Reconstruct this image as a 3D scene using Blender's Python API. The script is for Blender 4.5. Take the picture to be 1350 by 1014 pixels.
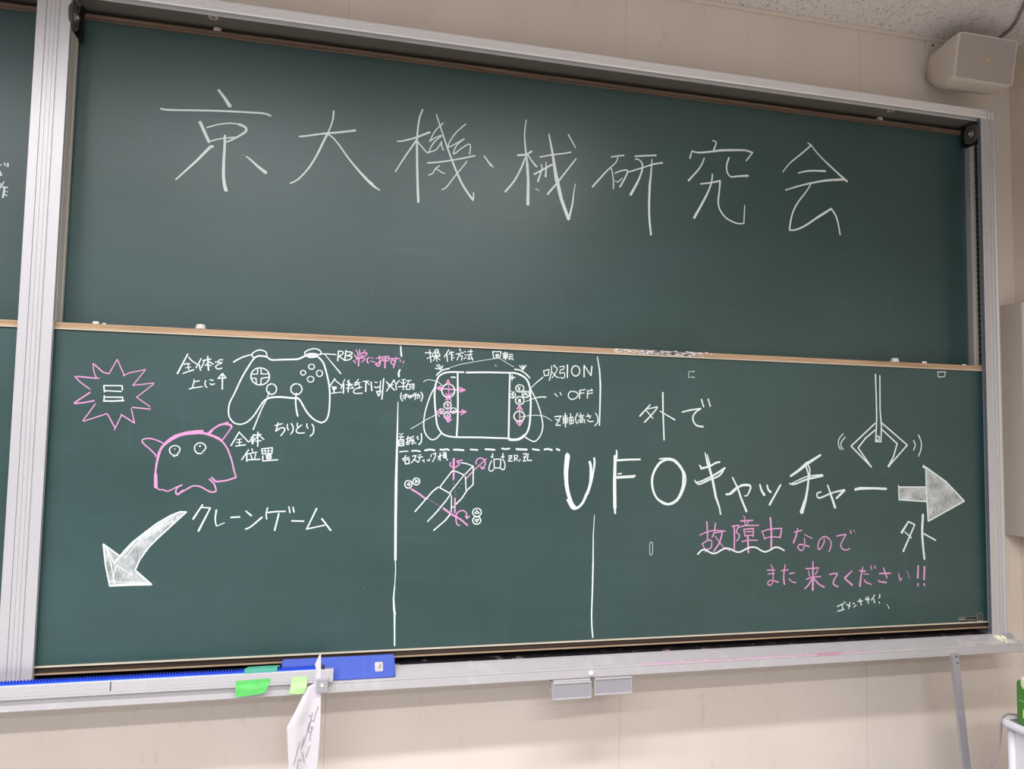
import bpy, bmesh, math, random
from mathutils import Vector, Matrix, Euler

# ------------------------------------------------------------------ camera, light, exposure
for o in list(bpy.data.objects):
    bpy.data.objects.remove(o)
SC = bpy.context.scene
COL = SC.collection
Z0 = 0.80                       # height of the lower board's green edge above the floor
CEIL = 2.635                    # ceiling above that edge

cam = bpy.data.cameras.new('camera')
cam.sensor_fit = 'HORIZONTAL'
cam.sensor_width = 36.0
cam.lens = 1017.76 / 1350.0 * 36.0
cam.clip_start = 0.05
co = bpy.data.objects.new('camera', cam)
COL.objects.link(co)
co.location = (0.855383, -2.785794, 0.757890 + Z0)
co.rotation_euler = (1.63723196, -0.01825439, -0.24174695)
SC.camera = co

SC.view_settings.view_transform = 'Standard'
SC.view_settings.look = 'None'
SC.view_settings.gamma = 1.0
SC.view_settings.use_curve_mapping = False
SC.view_settings.exposure = 0.0

wd = bpy.data.worlds.new('room_light')
SC.world = wd
wd.use_nodes = True
wd.node_tree.nodes['Background'].inputs[0].default_value = (0.98, 0.985, 1.0, 1)
wd.node_tree.nodes['Background'].inputs[1].default_value = 0.37


def ceiling_lamp(name, x, y, sx, sy, watt, col=(0.985, 0.99, 1.0)):
    l = bpy.data.lights.new(name, 'AREA')
    l.shape = 'RECTANGLE'
    l.size, l.size_y = sx, sy
    l.energy = watt
    l.spread = math.radians(156)      # louvred troughs
    l.color = col
    o = bpy.data.objects.new(name, l)
    COL.objects.link(o)
    o.location = (x, y, CEIL + Z0 - 0.03)
    return o


for row, (ly, watt) in enumerate(((-2.02, 45), (-4.35, 61), (-6.7, 58))):
    for lx in (-2.75, -1.2, 0.35, 1.9):
        ceiling_lamp('ceiling_lamp', lx, ly, 1.25, 0.2, watt)


# ------------------------------------------------------------------ materials
def srgb(r, g, b):
    def f(c):
        c /= 255.0
        return c / 12.92 if c <= 0.04045 else ((c + 0.055) / 1.055) ** 2.4
    return (f(r), f(g), f(b), 1.0)


class NT:
    def __init__(self, name):
        self.m = bpy.data.materials.new(name)
        self.m.use_nodes = True
        self.t = self.m.node_tree
        self.b = self.t.nodes['Principled BSDF']
        self.out = self.t.nodes['Material Output']

    def n(self, kind, **kw):
        nd = self.t.nodes.new('ShaderNode' + kind)
        for k, v in kw.items():
            setattr(nd, k, v)
        return nd

    def l(self, a, b):
        self.t.links.new(a, b)

    def coords(self, scale=(1, 1, 1), rot=(0, 0, 0), kind='Object'):
        tc = self.n('TexCoord')
        mp = self.n('Mapping')
        mp.inputs['Scale'].default_value = scale
        mp.inputs['Rotation'].default_value = rot
        self.l(tc.outputs[kind], mp.inputs['Vector'])
        return mp.outputs[0]

    def noise(self, vec, scale=5.0, detail=3.0, rough=0.5):
        nd = self.n('TexNoise')
        nd.inputs['Scale'].default_value = scale
        nd.inputs['Detail'].default_value = detail
        nd.inputs['Roughness'].default_value = rough
        self.l(vec, nd.inputs['Vector'])
        return nd.outputs['Fac']

    def ramp(self, fac, a, b, ca=(0, 0, 0, 1), cb=(1, 1, 1, 1)):
        r = self.n('ValToRGB')
        r.color_ramp.elements[0].position = a
        r.color_ramp.elements[1].position = b
        r.color_ramp.elements[0].color = ca
        r.color_ramp.elements[1].color = cb
        self.l(fac, r.inputs[0])
        return r.outputs[0]

    def mix(self, fac, a, b, blend='MIX'):
        m = self.n('Mix', data_type='RGBA', blend_type=blend)
        for sock, v in ((m.inputs[0], fac), (m.inputs[6], a), (m.inputs[7], b)):
            if hasattr(v, 'node'):
                self.l(v, sock)
            else:
                sock.default_value = v
        return m.outputs[2]

    def math(self, op, a, b=0.0):
        m = self.n('Math', operation=op)
        for sock, v in ((m.inputs[0], a), (m.inputs[1], b)):
            if hasattr(v, 'node'):
                self.l(v, sock)
            else:
                sock.default_value = v
        return m.outputs[0]

    def set(self, **kw):
        for k, v in kw.items():
            s = self.b.inputs[k.replace('_', ' ')]
            if hasattr(v, 'node'):
                self.l(v, s)
            else:
                s.default_value = v
        return self

    def bump(self, h, strength=0.2, dist=0.002):
        b = self.n('Bump')
        b.inputs['Strength'].default_value = strength
        b.inputs['Distance'].default_value = dist
        self.l(h, b.inputs['Height'])
        self.l(b.outputs[0], self.b.inputs['Normal'])


def plain(name, col, rough=0.5, metal=0.0, vary=0.06, scale=30.0, spec=0.5):
    t = NT(name)
    f = t.noise(t.coords(), scale, 4)
    dark = tuple(c * (1 - vary) for c in col[:3]) + (1,)
    lite = tuple(min(1, c * (1 + vary)) for c in col[:3]) + (1,)
    t.set(Base_Color=t.mix(f, dark, lite), Roughness=rough, Metallic=metal)
    t.b.inputs['Specular IOR Level'].default_value = spec
    return t.m


def board_material():
    t = NT('green_board')
    base = srgb(34, 65, 64)
    wiped = srgb(51, 82, 83)
    a = t.noise(t.coords((0.9, 1, 1.6)), 1.6, 4, 0.55)
    s = t.noise(t.coords((1.2, 1, 14.0), (0, 0.25, 0)), 2.2, 5, 0.6)
    v = t.noise(t.coords((16.0, 1, 1.1)), 2.0, 4, 0.6)
    m1 = t.ramp(a, 0.36, 0.72)
    m2 = t.ramp(s, 0.52, 0.82)
    m3 = t.ramp(v, 0.55, 0.85)
    f = t.math('ADD', t.math('MULTIPLY', m1, 0.45), t.math('MULTIPLY', m2, 0.40))
    f = t.math('ADD', f, t.math('MULTIPLY', m3, 0.34))
    c = t.mix(f, base, wiped)
    # stray chalk specks
    sp = t.noise(t.coords(), 95.0, 2, 0.4)
    patch = t.ramp(t.noise(t.coords(), 3.3, 2), 0.55, 0.75)
    speck = t.math('MULTIPLY', t.ramp(sp, 0.73, 0.79), patch)
    c = t.mix(t.math('MULTIPLY', speck, 0.6), c, srgb(190, 205, 198))
    t.set(Base_Color=c, Roughness=t.math('ADD', t.math('MULTIPLY', m1, 0.05), 0.36))
    t.b.inputs['Specular IOR Level'].default_value = 0.75
    return t.m


def chalk_material(name, col, cover=0.45, soft=0.22, scale=420.0, stretch=(1, 1, 1), rot=(0, 0, 0), top=1.0):
    t = NT(name)
    f = t.noise(t.coords(stretch, rot), scale, 2, 0.6)
    al = t.math('MULTIPLY', t.ramp(f, cover - soft, cover + soft * 0.2), top)
    t.set(Base_Color=col, Roughness=0.95, Alpha=al)
    t.b.inputs['Specular IOR Level'].default_value = 0.05
    return t.m


def scribble_material():
    t = NT('scribbled_chalk')
    f = t.noise(t.coords((60, 1, 9), (0, 0.75, 0)), 5.0, 4, 0.65)
    g = t.noise(t.coords(), 14.0, 3, 0.6)
    s = t.math('ADD', t.math('MULTIPLY', f, 0.6), t.math('MULTIPLY', g, 0.55))
    al = t.ramp(s, 0.40, 0.72, (0.18, 0.18, 0.18, 1), (0.86, 0.86, 0.86, 1))
    t.set(Base_Color=srgb(226, 230, 232), Roughness=0.95, Alpha=al)
    t.b.inputs['Specular IOR Level'].default_value = 0.05
    return t.m


def dust_material(name, col, lo=0.42, hi=0.62, scale=60.0, stretch=(1, 1, 1), top=1.0):
    t = NT(name)
    f = t.noise(t.coords(stretch), scale, 4, 0.65)
    t.set(Base_Color=col, Roughness=1.0, Alpha=t.math('MULTIPLY', t.ramp(f, lo, hi), top))
    t.b.inputs['Specular IOR Level'].default_value = 0.0
    return t.m


def wall_material():
    t = NT('cream_wall_panel')
    base = srgb(231, 219, 210)
    c = t.mix(t.ramp(t.noise(t.coords((1, 1, 1)), 3.0, 4), 0.3, 0.75), srgb(223, 211, 201), base)
    # scuffs and marks, thicker low down where chairs and shoes reach
    sc = t.ramp(t.noise(t.coords((3.0, 3.0, 1.0), (0, 0.5, 0)), 7.0, 6, 0.72), 0.60, 0.74)
    c = t.mix(t.math('MULTIPLY', sc, 0.22), c, srgb(120, 104, 92))
    # joints between the wall panels
    tc = t.n('TexCoord')
    sx = t.n('SeparateXYZ')
    t.l(tc.outputs['Object'], sx.inputs[0])
    fr = t.math('FRACT', t.math('DIVIDE', t.math('ADD', sx.outputs[0], 1.128 * 6 - 2.031), 1.128))
    d = t.math('ABSOLUTE', t.math('SUBTRACT', fr, 0.5))
    line = t.math('GREATER_THAN', d, 0.4985)
    c = t.mix(t.math('MULTIPLY', line, 0.25), c, srgb(110, 95, 82))
    t.set(Base_Color=c, Roughness=0.62)
    t.b.inputs['Specular IOR Level'].default_value = 0.3
    return t.m


def ceiling_material():
    t = NT('rock_wool_ceiling_tile')
    f = t.noise(t.coords((215, 46, 1), (0, 0, 0.05)), 1.0, 1, 0.4)
    g = t.noise(t.coords((300, 200, 1), (0, 0, -0.3)), 1.0, 1, 0.4)
    mark = t.math('MAXIMUM', t.ramp(f, 0.64, 0.68), t.ramp(g, 0.74, 0.78))
    c = t.mix(t.math('MULTIPLY', mark, 0.62), srgb(236, 229, 226), srgb(96, 84, 78))
    tc = t.n('TexCoord')
    sx = t.n('SeparateXYZ')
    t.l(tc.outputs['Object'], sx.inputs[0])
    fx = t.math('FRACT', t.math('DIVIDE', t.math('ADD', sx.outputs[0], 0.562 * 12 - 3.227 + 0.281), 0.562))
    lx = t.math('LESS_THAN', t.math('ABSOLUTE', t.math('SUBTRACT', fx, 0.5)), 0.0035)
    c = t.mix(t.math('MULTIPLY', lx, 0.5), c, srgb(110, 98, 92))
    t.set(Base_Color=c, Roughness=0.9)
    t.bump(mark, -0.4, 0.002)
    return t.m


def wood_material(name, a, b, rough=0.45):
    t = NT(name)
    f = t.noise(t.coords((1.2, 30, 55)), 3.0, 5, 0.6)
    t.set(Base_Color=t.mix(t.ramp(f, 0.35, 0.7), a, b), Roughness=rough)
    return t.m


def alu_material(name, col, rough=0.38, metal=0.45, dusty=0.25, grain=(40, 40, 3)):
    t = NT(name)
    f = t.noise(t.coords(grain), 3.0, 4, 0.6)
    g = t.ramp(t.noise(t.coords((2, 2, 2)), 6.0, 5, 0.7), 0.55, 0.75)
    dk = tuple(c * 0.93 for c in col[:3]) + (1,)
    c = t.mix(f, dk, col)
    c = t.mix(t.math('MULTIPLY', g, dusty), c, srgb(222, 218, 220))
    t.set(Base_Color=c, Roughness=rough, Metallic=metal)
    return t.m


M = {}
M['board'] = board_material()
M['w'] = chalk_material('white_chalk', srgb(222, 231, 230), 0.34, 0.16)
M['p'] = chalk_material('pink_chalk', srgb(216, 154, 200), 0.36, 0.16)
M['fill'] = scribble_material()
M['wall'] = wall_material()
M['sidewall'] = plain('cream_side_wall', srgb(226, 212, 194), 0.65, 0, 0.03, 3.0, 0.3)
M['ceil'] = ceiling_material()
M['floor'] = plain('grey_floor', srgb(148, 146, 145), 0.5, 0, 0.08, 8.0)
M['alu'] = alu_material('satin_aluminium', srgb(207, 204, 208))
M['alu_tray'] = alu_material('worn_aluminium', srgb(192, 188, 192), 0.34, 0.1, 0.45, (2, 40, 40))
M['alu_header'] = alu_material('bright_brushed_aluminium', srgb(250, 248, 250), 0.40, 0.4, 0.1, (2, 40, 40))
M['alu_dull'] = alu_material('dull_aluminium', srgb(178, 176, 184), 0.42, 0.45, 0.3)
M['alu_dark'] = plain('dark_blue_grey_aluminium', srgb(112, 120, 134), 0.4, 0.3, 0.08, 20)
M['track'] = alu_material('cream_guide_track', srgb(206, 200, 190), 0.45, 0.2, 0.2)
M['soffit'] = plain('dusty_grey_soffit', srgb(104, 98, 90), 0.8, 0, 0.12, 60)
M['back'] = plain('dark_back_panel', srgb(30, 24, 22), 0.85, 0, 0.1, 40)
M['groove'] = plain('black_dusty_groove', srgb(58, 54, 58), 0.8, 0, 0.25, 50)
M['black'] = plain('black_rubber_and_gap_shade', srgb(14, 13, 12), 0.5, 0, 0.2, 60)
M['wood'] = wood_material('tan_wood_rail', srgb(164, 132, 104), srgb(200, 168, 136), 0.35)
M['wood_dark'] = wood_material('dark_brown_rail', srgb(40, 28, 22), srgb(62, 46, 34), 0.5)
M['wood_shaded'] = wood_material('dusty_shaded_brown_rail', srgb(92, 74, 62), srgb(128, 104, 86), 0.7)  # rail wood made darker: dust plus the header's shade painted in
M['ledge'] = plain('pale_dusty_ledge', srgb(206, 194, 176), 0.8, 0, 0.12, 90)
M['ledge_tan'] = plain('tan_dusty_lip', srgb(158, 136, 112), 0.85, 0, 0.25, 90)
M['bumper'] = plain('translucent_white_rubber', srgb(214, 206, 200), 0.5, 0, 0.15, 90)
M['bumper_grey'] = plain('grey_rubber', srgb(190, 178, 170), 0.6, 0, 0.15, 90)
M['steel'] = plain('zinc_steel', srgb(150, 150, 150), 0.35, 0.8, 0.1, 60)
M['wheel'] = plain('grey_nylon_wheel', srgb(86, 80, 72), 0.55, 0, 0.2, 60)
M['blue'] = plain('blue_nylon_rack', srgb(12, 60, 196), 0.4, 0, 0.06, 60)
M['eraser'] = plain('blue_cloth', srgb(66, 88, 180), 0.8, 0, 0.10, 26)
M['stitch'] = plain('pale_stitching', srgb(112, 132, 205), 0.9, 0, 0.05, 60)
M['white'] = plain('white_sticker', srgb(240, 236, 236), 0.6, 0, 0.02, 20)
M['ink'] = plain('grey_pen_ink', srgb(120, 112, 120), 0.7, 0, 0.1, 50)
M['ink_blue'] = plain('dark_marker_ink', srgb(54, 48, 60), 0.6, 0, 0.1, 50)
M['paper'] = plain('white_paper', srgb(208, 202, 208), 0.85, 0, 0.03, 12)
M['green_tape'] = plain('green_masking_tape', srgb(92, 194, 98), 0.55, 0, 0.12, 40)
M['lime_tape'] = plain('pale_lime_tape', srgb(172, 214, 146), 0.6, 0, 0.06, 40)
M['teal_tape'] = plain('teal_glossy_tape', srgb(80, 168, 146), 0.2, 0, 0.12, 60)
M['speaker'] = plain('beige_plastic', srgb(214, 202, 190), 0.55, 0, 0.03, 20)
M['grille'] = plain('grey_speaker_mesh', srgb(180, 170, 166), 0.6, 0.0, 0.10, 260)
M['rim'] = plain('pale_plastic_rim', srgb(226, 214, 202), 0.5, 0, 0.03, 20)
M['gold'] = plain('gold_badge', srgb(196, 176, 120), 0.4, 0.2, 0.1, 300)
M['cable'] = plain('grey_cable', srgb(150, 138, 142), 0.5, 0, 0.05, 20)
M['panelbox'] = plain('beige_painted_steel', srgb(196, 186, 178), 0.55, 0.1, 0.04, 8)
M['greenbox'] = plain('green_plastic', srgb(62, 128, 48), 0.45, 0, 0.08, 30)
M['cream'] = plain('cream_plastic_lid', srgb(230, 222, 196), 0.5, 0, 0.03, 30)
M['yellow'] = plain('yellow_label', srgb(240, 214, 30), 0.5, 0, 0.05, 40)
M['table'] = plain('white_painted_table', srgb(224, 222, 230), 0.45, 0, 0.03, 12)
M['table_top'] = plain('grey_table_top', srgb(128, 128, 130), 0.5, 0, 0.05, 12)
M['pink_dust'] = dust_material('pink_chalk_dust', srgb(242, 196, 224), 0.34, 0.72, 22, (0.6, 3, 3), 0.75)
M['pink_bright'] = dust_material('bright_pink_dust', srgb(240, 120, 188), 0.36, 0.7, 24, (0.6, 3, 3), 0.75)
M['white_dust'] = dust_material('white_chalk_dust', srgb(236, 230, 228), 0.46, 0.72, 30, (0.5, 1.5, 1.5), 0.55)
M['yellow_dust'] = plain('yellow_chalk_crumbs', srgb(245, 245, 216), 0.95, 0, 0.08, 120, 0.1)
M['label_black'] = plain('black_maker_label', srgb(24, 26, 28), 0.45, 0, 0.1, 60)
M['label_grey'] = plain('grey_label_print', srgb(140, 146, 144), 0.5, 0, 0.1, 300)


# ------------------------------------------------------------------ mesh helpers
def V(x, y, z):
    return Vector((x, y, z))


def box(bm, x0, x1, y0, y1, z0, z1, bev=0.0, seg=2):
    b2 = bmesh.new()
    bmesh.ops.create_cube(b2, size=1.0)
    for v in b2.verts:
        v.co = V(x0 + (v.co.x + .5) * (x1 - x0), y0 + (v.co.y + .5) * (y1 - y0), z0 + (v.co.z + .5) * (z1 - z0))
    if bev:
        bmesh.ops.bevel(b2, geom=b2.edges[:], offset=bev, segments=seg, profile=0.5, affect='EDGES')
    merge(bm, b2)
    return bm


def merge(bm, b2):
    me = bpy.data.meshes.new('t')
    b2.to_mesh(me)
    b2.free()
    bm.from_mesh(me)
    bpy.data.meshes.remove(me)


def prism(bm, prof, axis, a, b):
    """extrude a 2D profile: axis 'x' (y,z), 'z' (x,y), 'y' (x,z)"""
    def P(p, t):
        return {'x': V(t, p[0], p[1]), 'z': V(p[0], p[1], t), 'y': V(p[0], t, p[1])}[axis]
    lo = [bm.verts.new(P(p, a)) for p in prof]
    hi = [bm.verts.new(P(p, b)) for p in prof]
    n = len(prof)
    fs = [bm.faces.new((lo[i], lo[(i + 1) % n], hi[(i + 1) % n], hi[i])) for i in range(n)]
    fs.append(bm.faces.new(lo[::-1]))
    fs.append(bm.faces.new(hi))
    bmesh.ops.recalc_face_normals(bm, faces=fs)
    return bm


def tube(bm, pts, r, n=10, cap=True):
    pts = [Vector(p) for p in pts]
    rings = []
    prev = None
    for i, p in enumerate(pts):
        d = (pts[min(i + 1, len(pts) - 1)] - pts[max(i - 1, 0)]).normalized()
        if prev is None:
            u = d.orthogonal().normalized()
        else:
            u = (prev - d * prev.dot(d)).normalized()
        prev = u
        w = d.cross(u)
        rr = r[i] if isinstance(r, (list, tuple)) else r
        rings.append([bm.verts.new(p + (u * math.cos(2 * math.pi * k / n) + w * math.sin(2 * math.pi * k / n)) * rr)
                      for k in range(n)])
    fs = []
    for a, b in zip(rings, rings[1:]):
        for k in range(n):
            fs.append(bm.faces.new((a[k], a[(k + 1) % n], b[(k + 1) % n], b[k])))
    if cap:
        fs.append(bm.faces.new(rings[0][::-1]))
        fs.append(bm.faces.new(rings[-1]))
    bmesh.ops.recalc_face_normals(bm, faces=fs)
    return bm


def lathe(bm, c, axis, prof, n=28):
    """prof: (offset along axis, radius) list, closed solid"""
    ax = Vector(axis).normalized()
    u = ax.orthogonal().normalized()
    w = ax.cross(u)
    c = Vector(c)
    rings = [[bm.verts.new(c + ax * t + (u * math.cos(2 * math.pi * k / n) + w * math.sin(2 * math.pi * k / n)) * max(r, 1e-4))
              for k in range(n)] for t, r in prof]
    fs = []
    for a, b in zip(rings, rings[1:]):
        for k in range(n):
            fs.append(bm.faces.new((a[k], a[(k + 1) % n], b[(k + 1) % n], b[k])))
    fs.append(bm.faces.new(rings[0][::-1]))
    fs.append(bm.faces.new(rings[-1]))
    bmesh.ops.recalc_face_normals(bm, faces=fs)
    return bm


def spline(pts, sub=6):
    out = []
    n = len(pts)
    for i in range(n - 1):
        p0, p1, p2, p3 = pts[max(i - 1, 0)], pts[i], pts[i + 1], pts[min(i + 2, n - 1)]
        for k in range(sub):
            t = k / sub
            out.append(tuple(0.5 * (2 * b + (c - a) * t + (2 * a - 5 * b + 4 * c - d) * t * t + (3 * b - a - 3 * c + d) * t ** 3)
                             for a, b, c, d in zip(p0, p1, p2, p3)))
    out.append(tuple(pts[-1]))
    return out


def root_of(o):
    while o.parent:
        o = o.parent
    return o


def obj(name, bm, mat, parent=None, smooth=False, label=None):
    """link a bmesh given in board coordinates as ONE mesh object under its thing"""
    me = bpy.data.meshes.new(name)
    off = root_of(parent).location.copy() if parent else V(0, 0, 0)
    for v in bm.verts:
        v.co = v.co + V(0, 0, Z0) - off
    bm.to_mesh(me)
    bm.free()
    if smooth:
        for p in me.polygons:
            p.use_smooth = True
    for m in (mat if isinstance(mat, (list, tuple)) else [mat]):
        me.materials.append(M[m] if isinstance(m, str) else m)
    o = bpy.data.objects.new(name, me)
    COL.objects.link(o)
    if parent:
        o.parent = parent
    if label:
        o['label'] = label
    return o


def thing(name, label, cat, loc, group=None):
    o = bpy.data.objects.new(name, None)
    o.empty_display_size = 0.05
    COL.objects.link(o)
    o.location = (loc[0], loc[1], loc[2] + Z0)
    o['label'] = label
    o['category'] = cat
    if group:
        o['group'] = group
    return o


def struct(name, bm, mat, parent=None):
    o = obj(name, bm, mat, parent)
    if parent is None:
        o['kind'] = 'structure'
    return o


def B():
    return bmesh.new()


# ------------------------------------------------------------------ the room
XR = 3.985                       # right-hand wall
YW = 0.13                        # front wall
struct('wall_front', box(B(), -4.4, XR + 0.1, YW, YW + 0.12, -Z0, CEIL), 'wall')
struct('wall_right', box(B(), XR, XR + 0.12, -7.5, YW, -Z0, CEIL), 'sidewall')
struct('ceiling', box(B(), -4.4, XR + 0.12, -7.5, YW + 0.12, CEIL, CEIL + 0.1), 'ceil')
struct('floor', box(B(), -4.4, XR + 0.12, -7.5, YW + 0.12, -Z0 - 0.1, -Z0), 'floor')
struct('trim_1', box(B(), -4.4, XR, YW - 0.014, YW, CEIL - 0.016, CEIL, 0.003), 'rim')

# ------------------------------------------------------------------ the blackboard frame
YF = -0.0315                     # front face of posts and header
YU = 0.075                       # face of the upper (rear) board
XL, XRP = 0.003, 3.652           # inner lips of the posts
fr = thing('blackboard_frame', 'satin aluminium frame of posts, header and chalk tray holding the sliding green boards',
           'blackboard frame', (1.8, 0.03, -0.1))


def post_profile(x0, x1, grooves, left_lip, right_lip):
    """front face from x0 to x1 with shallow grooves; recess behind a lip on the board side(s)"""
    p = [(x0, YF)]
    for g, w, dp in grooves:
        p += [(g - w, YF), (g - w, YF + dp), (g + w, YF + dp), (g + w, YF)]
    p.append((x1, YF))
    if right_lip:
        p += [(x1, -0.014), (x1 - 0.015, -0.014), (x1 - 0.015, 0.128)]
    else:
        p.append((x1, 0.128))
    if left_lip:
        p += [(x0 + 0.015, 0.128), (x0 + 0.015, -0.014), (x0, -0.014)]
    else:
        p.append((x0, 0.128))
    return p


obj('post', prism(B(), post_profile(-0.0975, XL, [(-0.069, 0.0014, 0.004), (-0.056, 0.0006, 0.002), (-0.043, 0.0006, 0.002),
                                                  (-0.030, 0.0022, 0.004)], True, True), 'z', -0.062, 2.30), 'alu', fr)
pr = [(XRP, YF + 0.003), (XRP + 0.002, YF), (3.681, YF), (3.683, YF - 0.005), (3.688, YF - 0.005), (3.690, YF + 0.001),
      (3.697, YF + 0.001), (3.700, YF - 0.004), (3.706, YF - 0.004), (3.708, YF + 0.001), (3.718, YF + 0.001), (3.721, YF - 0.003),
      (3.728, YF - 0.003), (3.728, 0.128), (3.670, 0.128), (3.670, -0.014), (XRP, -0.014)]
obj('post', prism(B(), pr, 'z', -0.06, 2.244), 'alu', fr)
# dark inner lip and pale guide tracks inside the right and left posts
obj('guide_track', box(box(box(B(), 3.664, 3.6695, -0.003, 0.036, -0.03, 2.10), 3.661, 3.6695, 0.036, 0.041, -0.03, 2.10),
                       3.664, 3.6695, 0.0425, 0.047, -0.03, 2.10), 'track', fr)
obj('guide_track', box(box(B(), -0.0115, 0.0015, 0.002, 0.048, 1.1035, 2.085), -0.0115, 0.0028, 0.048, 0.066, 1.1035, 2.085), 'track', fr)
obj('track_lining_and_shade', box(B(), 3.6645, 3.6698, -0.0135, -0.0035, -0.04, 2.20), 'alu_dark', fr)
obj('track_lining_and_shade', box(B(), 3.6512, 3.6519, -0.0305, -0.0142, -0.045, 2.205), 'alu_dark', fr)  # added dark sheet painting shade on the post's own inner lip
obj('track_gap_shade', box(B(), 3.6605, 3.6698, 0.002, 0.02, -0.03, 1.085), 'black', fr)  # black fill painted as the dark of the open gap by the board edge
obj('track_lining_and_shade', box(B(), 3.6660, 3.6698, 0.048, 0.0745, -0.03, 2.10), 'alu_dull', fr)
obj('track_lining_and_shade', box(B(), -0.0118, -0.0085, -0.0135, 0.003, -0.04, 2.20), 'alu_dark', fr)


def header(x0, x1):
    p = [(YF, 2.205), (YF - 0.002, 2.209), (YF - 0.002, 2.216), (YF, 2.2165), (YF, 2.218), (YF - 0.002, 2.2185), (YF - 0.002, 2.226),
         (YF, 2.2265), (YF, 2.228), (YF - 0.002, 2.2285), (YF - 0.002, 2.236), (YF + 0.001, 2.2365), (YF + 0.001, 2.240),
         (YF - 0.001, 2.2405), (YF, 2.244), (0.128, 2.244), (0.128, 2.236), (YF + 0.004, 2.225), (YF + 0.004, 2.205)]
    obj('header', prism(B(), p, 'x', x0, x1), 'alu_header', fr)
    # second lip behind the fascia, then the dusty soffit and the dark back panel
    obj('header_lip', box(B(), x0, x1, -0.0105, -0.0065, 2.1995, 2.222), 'alu_header', fr)
    obj('soffit', box(B(), x0, x1, -0.001, 0.128, 2.207, 2.222), 'soffit', fr)
    obj('header_gap_shade', box(B(), x0, x1, YF + 0.005, -0.0105, 2.214, 2.222), 'black', fr)  # black fill painted as the shade in the recess behind the fascia
    obj('header_gap_shade', box(B(), x0, x1, -0.0065, -0.0008, 2.210, 2.222), 'black', fr)  # same painted shade between the lip and the soffit
    obj('back_panel', box(B(), x0 - 0.01, x1 + 0.01, 0.112, 0.128, -0.02, 2.206), 'back', fr)


header(XL, XRP + 0.0755)
header(-3.77, -0.0976)

# washers and bolt heads under the soffit
for cx, cy in ((0.438, 0.018), (3.225, 0.016)):
    w = obj('washer', lathe(B(), (cx, cy, 2.2072), (0, 0, -1), [(0, 0.0168), (0.0016, 0.0168), (0.0022, 0.015), (0.0022, 0.009), (0.0006, 0.0085)]),
            'bumper_grey', fr, True)
    obj('bolt_head', lathe(B(), (cx, cy, 2.2068), (0, 0, -1), [(0, 0.0055), (0.004, 0.0055), (0.0052, 0.004)]), 'steel', w, True)

# pulleys at both upper corners, chain on the right
for cx, cy, cz in ((3.652, 0.022, 2.152), (0.004, -0.0005, 2.131)):
    s = 1 if cx < 1 else -1
    pw = obj('pulley', lathe(B(), (cx, cy, cz), (s, 0, 0), [(-0.006, 0.034), (-0.005, 0.043), (-0.002, 0.045), (0.0, 0.039), (0.002, 0.045),
                                                         (0.005, 0.043), (0.006, 0.034), (0.0045, 0.026), (0.0045, 0.02)], 36), 'wheel', fr, True)
    obj('hub', lathe(B(), (cx, cy, cz), (s, 0, 0), [(0.003, 0.02), (0.008, 0.019), (0.009, 0.015), (0.0085, 0.010), (0.012, 0.009),
                                                  (0.016, 0.008), (0.018, 0.004)], 24), 'steel', pw, True)
    obj('pulley_housing', box(B(), *((3.6625, 3.6695) if s < 0 else (-0.0118, -0.0045)), 0.0, 0.07, 2.105, 2.20), 'black', fr)
obj('corner_plate', box(B(), 0.0045, 0.0165, 0.055, 0.0655, 2.079, 2.200), 'black', fr)
obj('corner_plate', box(B(), 3.640, 3.655, 0.055, 0.0655, 2.110, 2.200), 'black', fr)
bm = B()
z = 1.112
k = 0
while z < 2.13:
    r = 0.0062 if k % 2 else 0.0046
    lathe(bm, (3.657, 0.004, z), (0, 0, 1), [(-0.0068, 0.002), (-0.0045, r), (0.0045, r), (0.0068, 0.002)], 8)
    z += 0.0125
    k += 1
obj('chain', bm, 'black', fr)

# chalk tray, continuous under both bays
tp = [(-0.018, -0.0485), (-0.030, -0.0520), (-0.084, -0.0715), (-0.087, -0.0690), (-0.0915, -0.0700), (-0.092, -0.0760), (-0.0905, -0.0775),
      (-0.0905, -0.1060), (-0.085, -0.1090), (0.128, -0.1090), (0.128, -0.1000), (-0.018, -0.0700)]
obj('chalk_tray', prism(B(), tp, 'x', -3.9, 3.738), 'alu_tray', fr)
obj('tray_groove', prism(B(), [(-0.0178, -0.0505), (-0.0178, -0.066), (0.128, -0.066), (0.128, -0.052), (0.02, -0.056), (-0.010, -0.056)], 'x', -3.9, 3.735),
    'groove', fr)
obj('tray_end_cap', prism(B(), [(-0.030, -0.050), (-0.0935, -0.0695), (-0.0935, -0.1095), (0.128, -0.1095), (0.128, -0.0500)], 'x', 3.738, 3.746), 'alu_tray', fr)
obj('tray_hinge_block', box(box(B(), 3.700, 3.736, -0.058, -0.034, -0.062, -0.045, 0.002), 3.729, 3.737, -0.05, 0.1, -0.07, -0.042, 0.002), 'alu_dull', fr)


def dust_strip(name, mat, x0, x1, prof, parent=fr):
    bm = B()
    n = max(2, int((x1 - x0) / 0.03))
    rows = []
    for i in range(n + 1):
        x = x0 + (x1 - x0) * i / n
        rows.append([bm.verts.new(V(x, y, zz)) for y, zz in prof])
    for a, b in zip(rows, rows[1:]):
        for j in range(len(prof) - 1):
            bm.faces.new((a[j], b[j], b[j + 1], a[j + 1]))
    return obj(name, bm, mat, parent)


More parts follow.
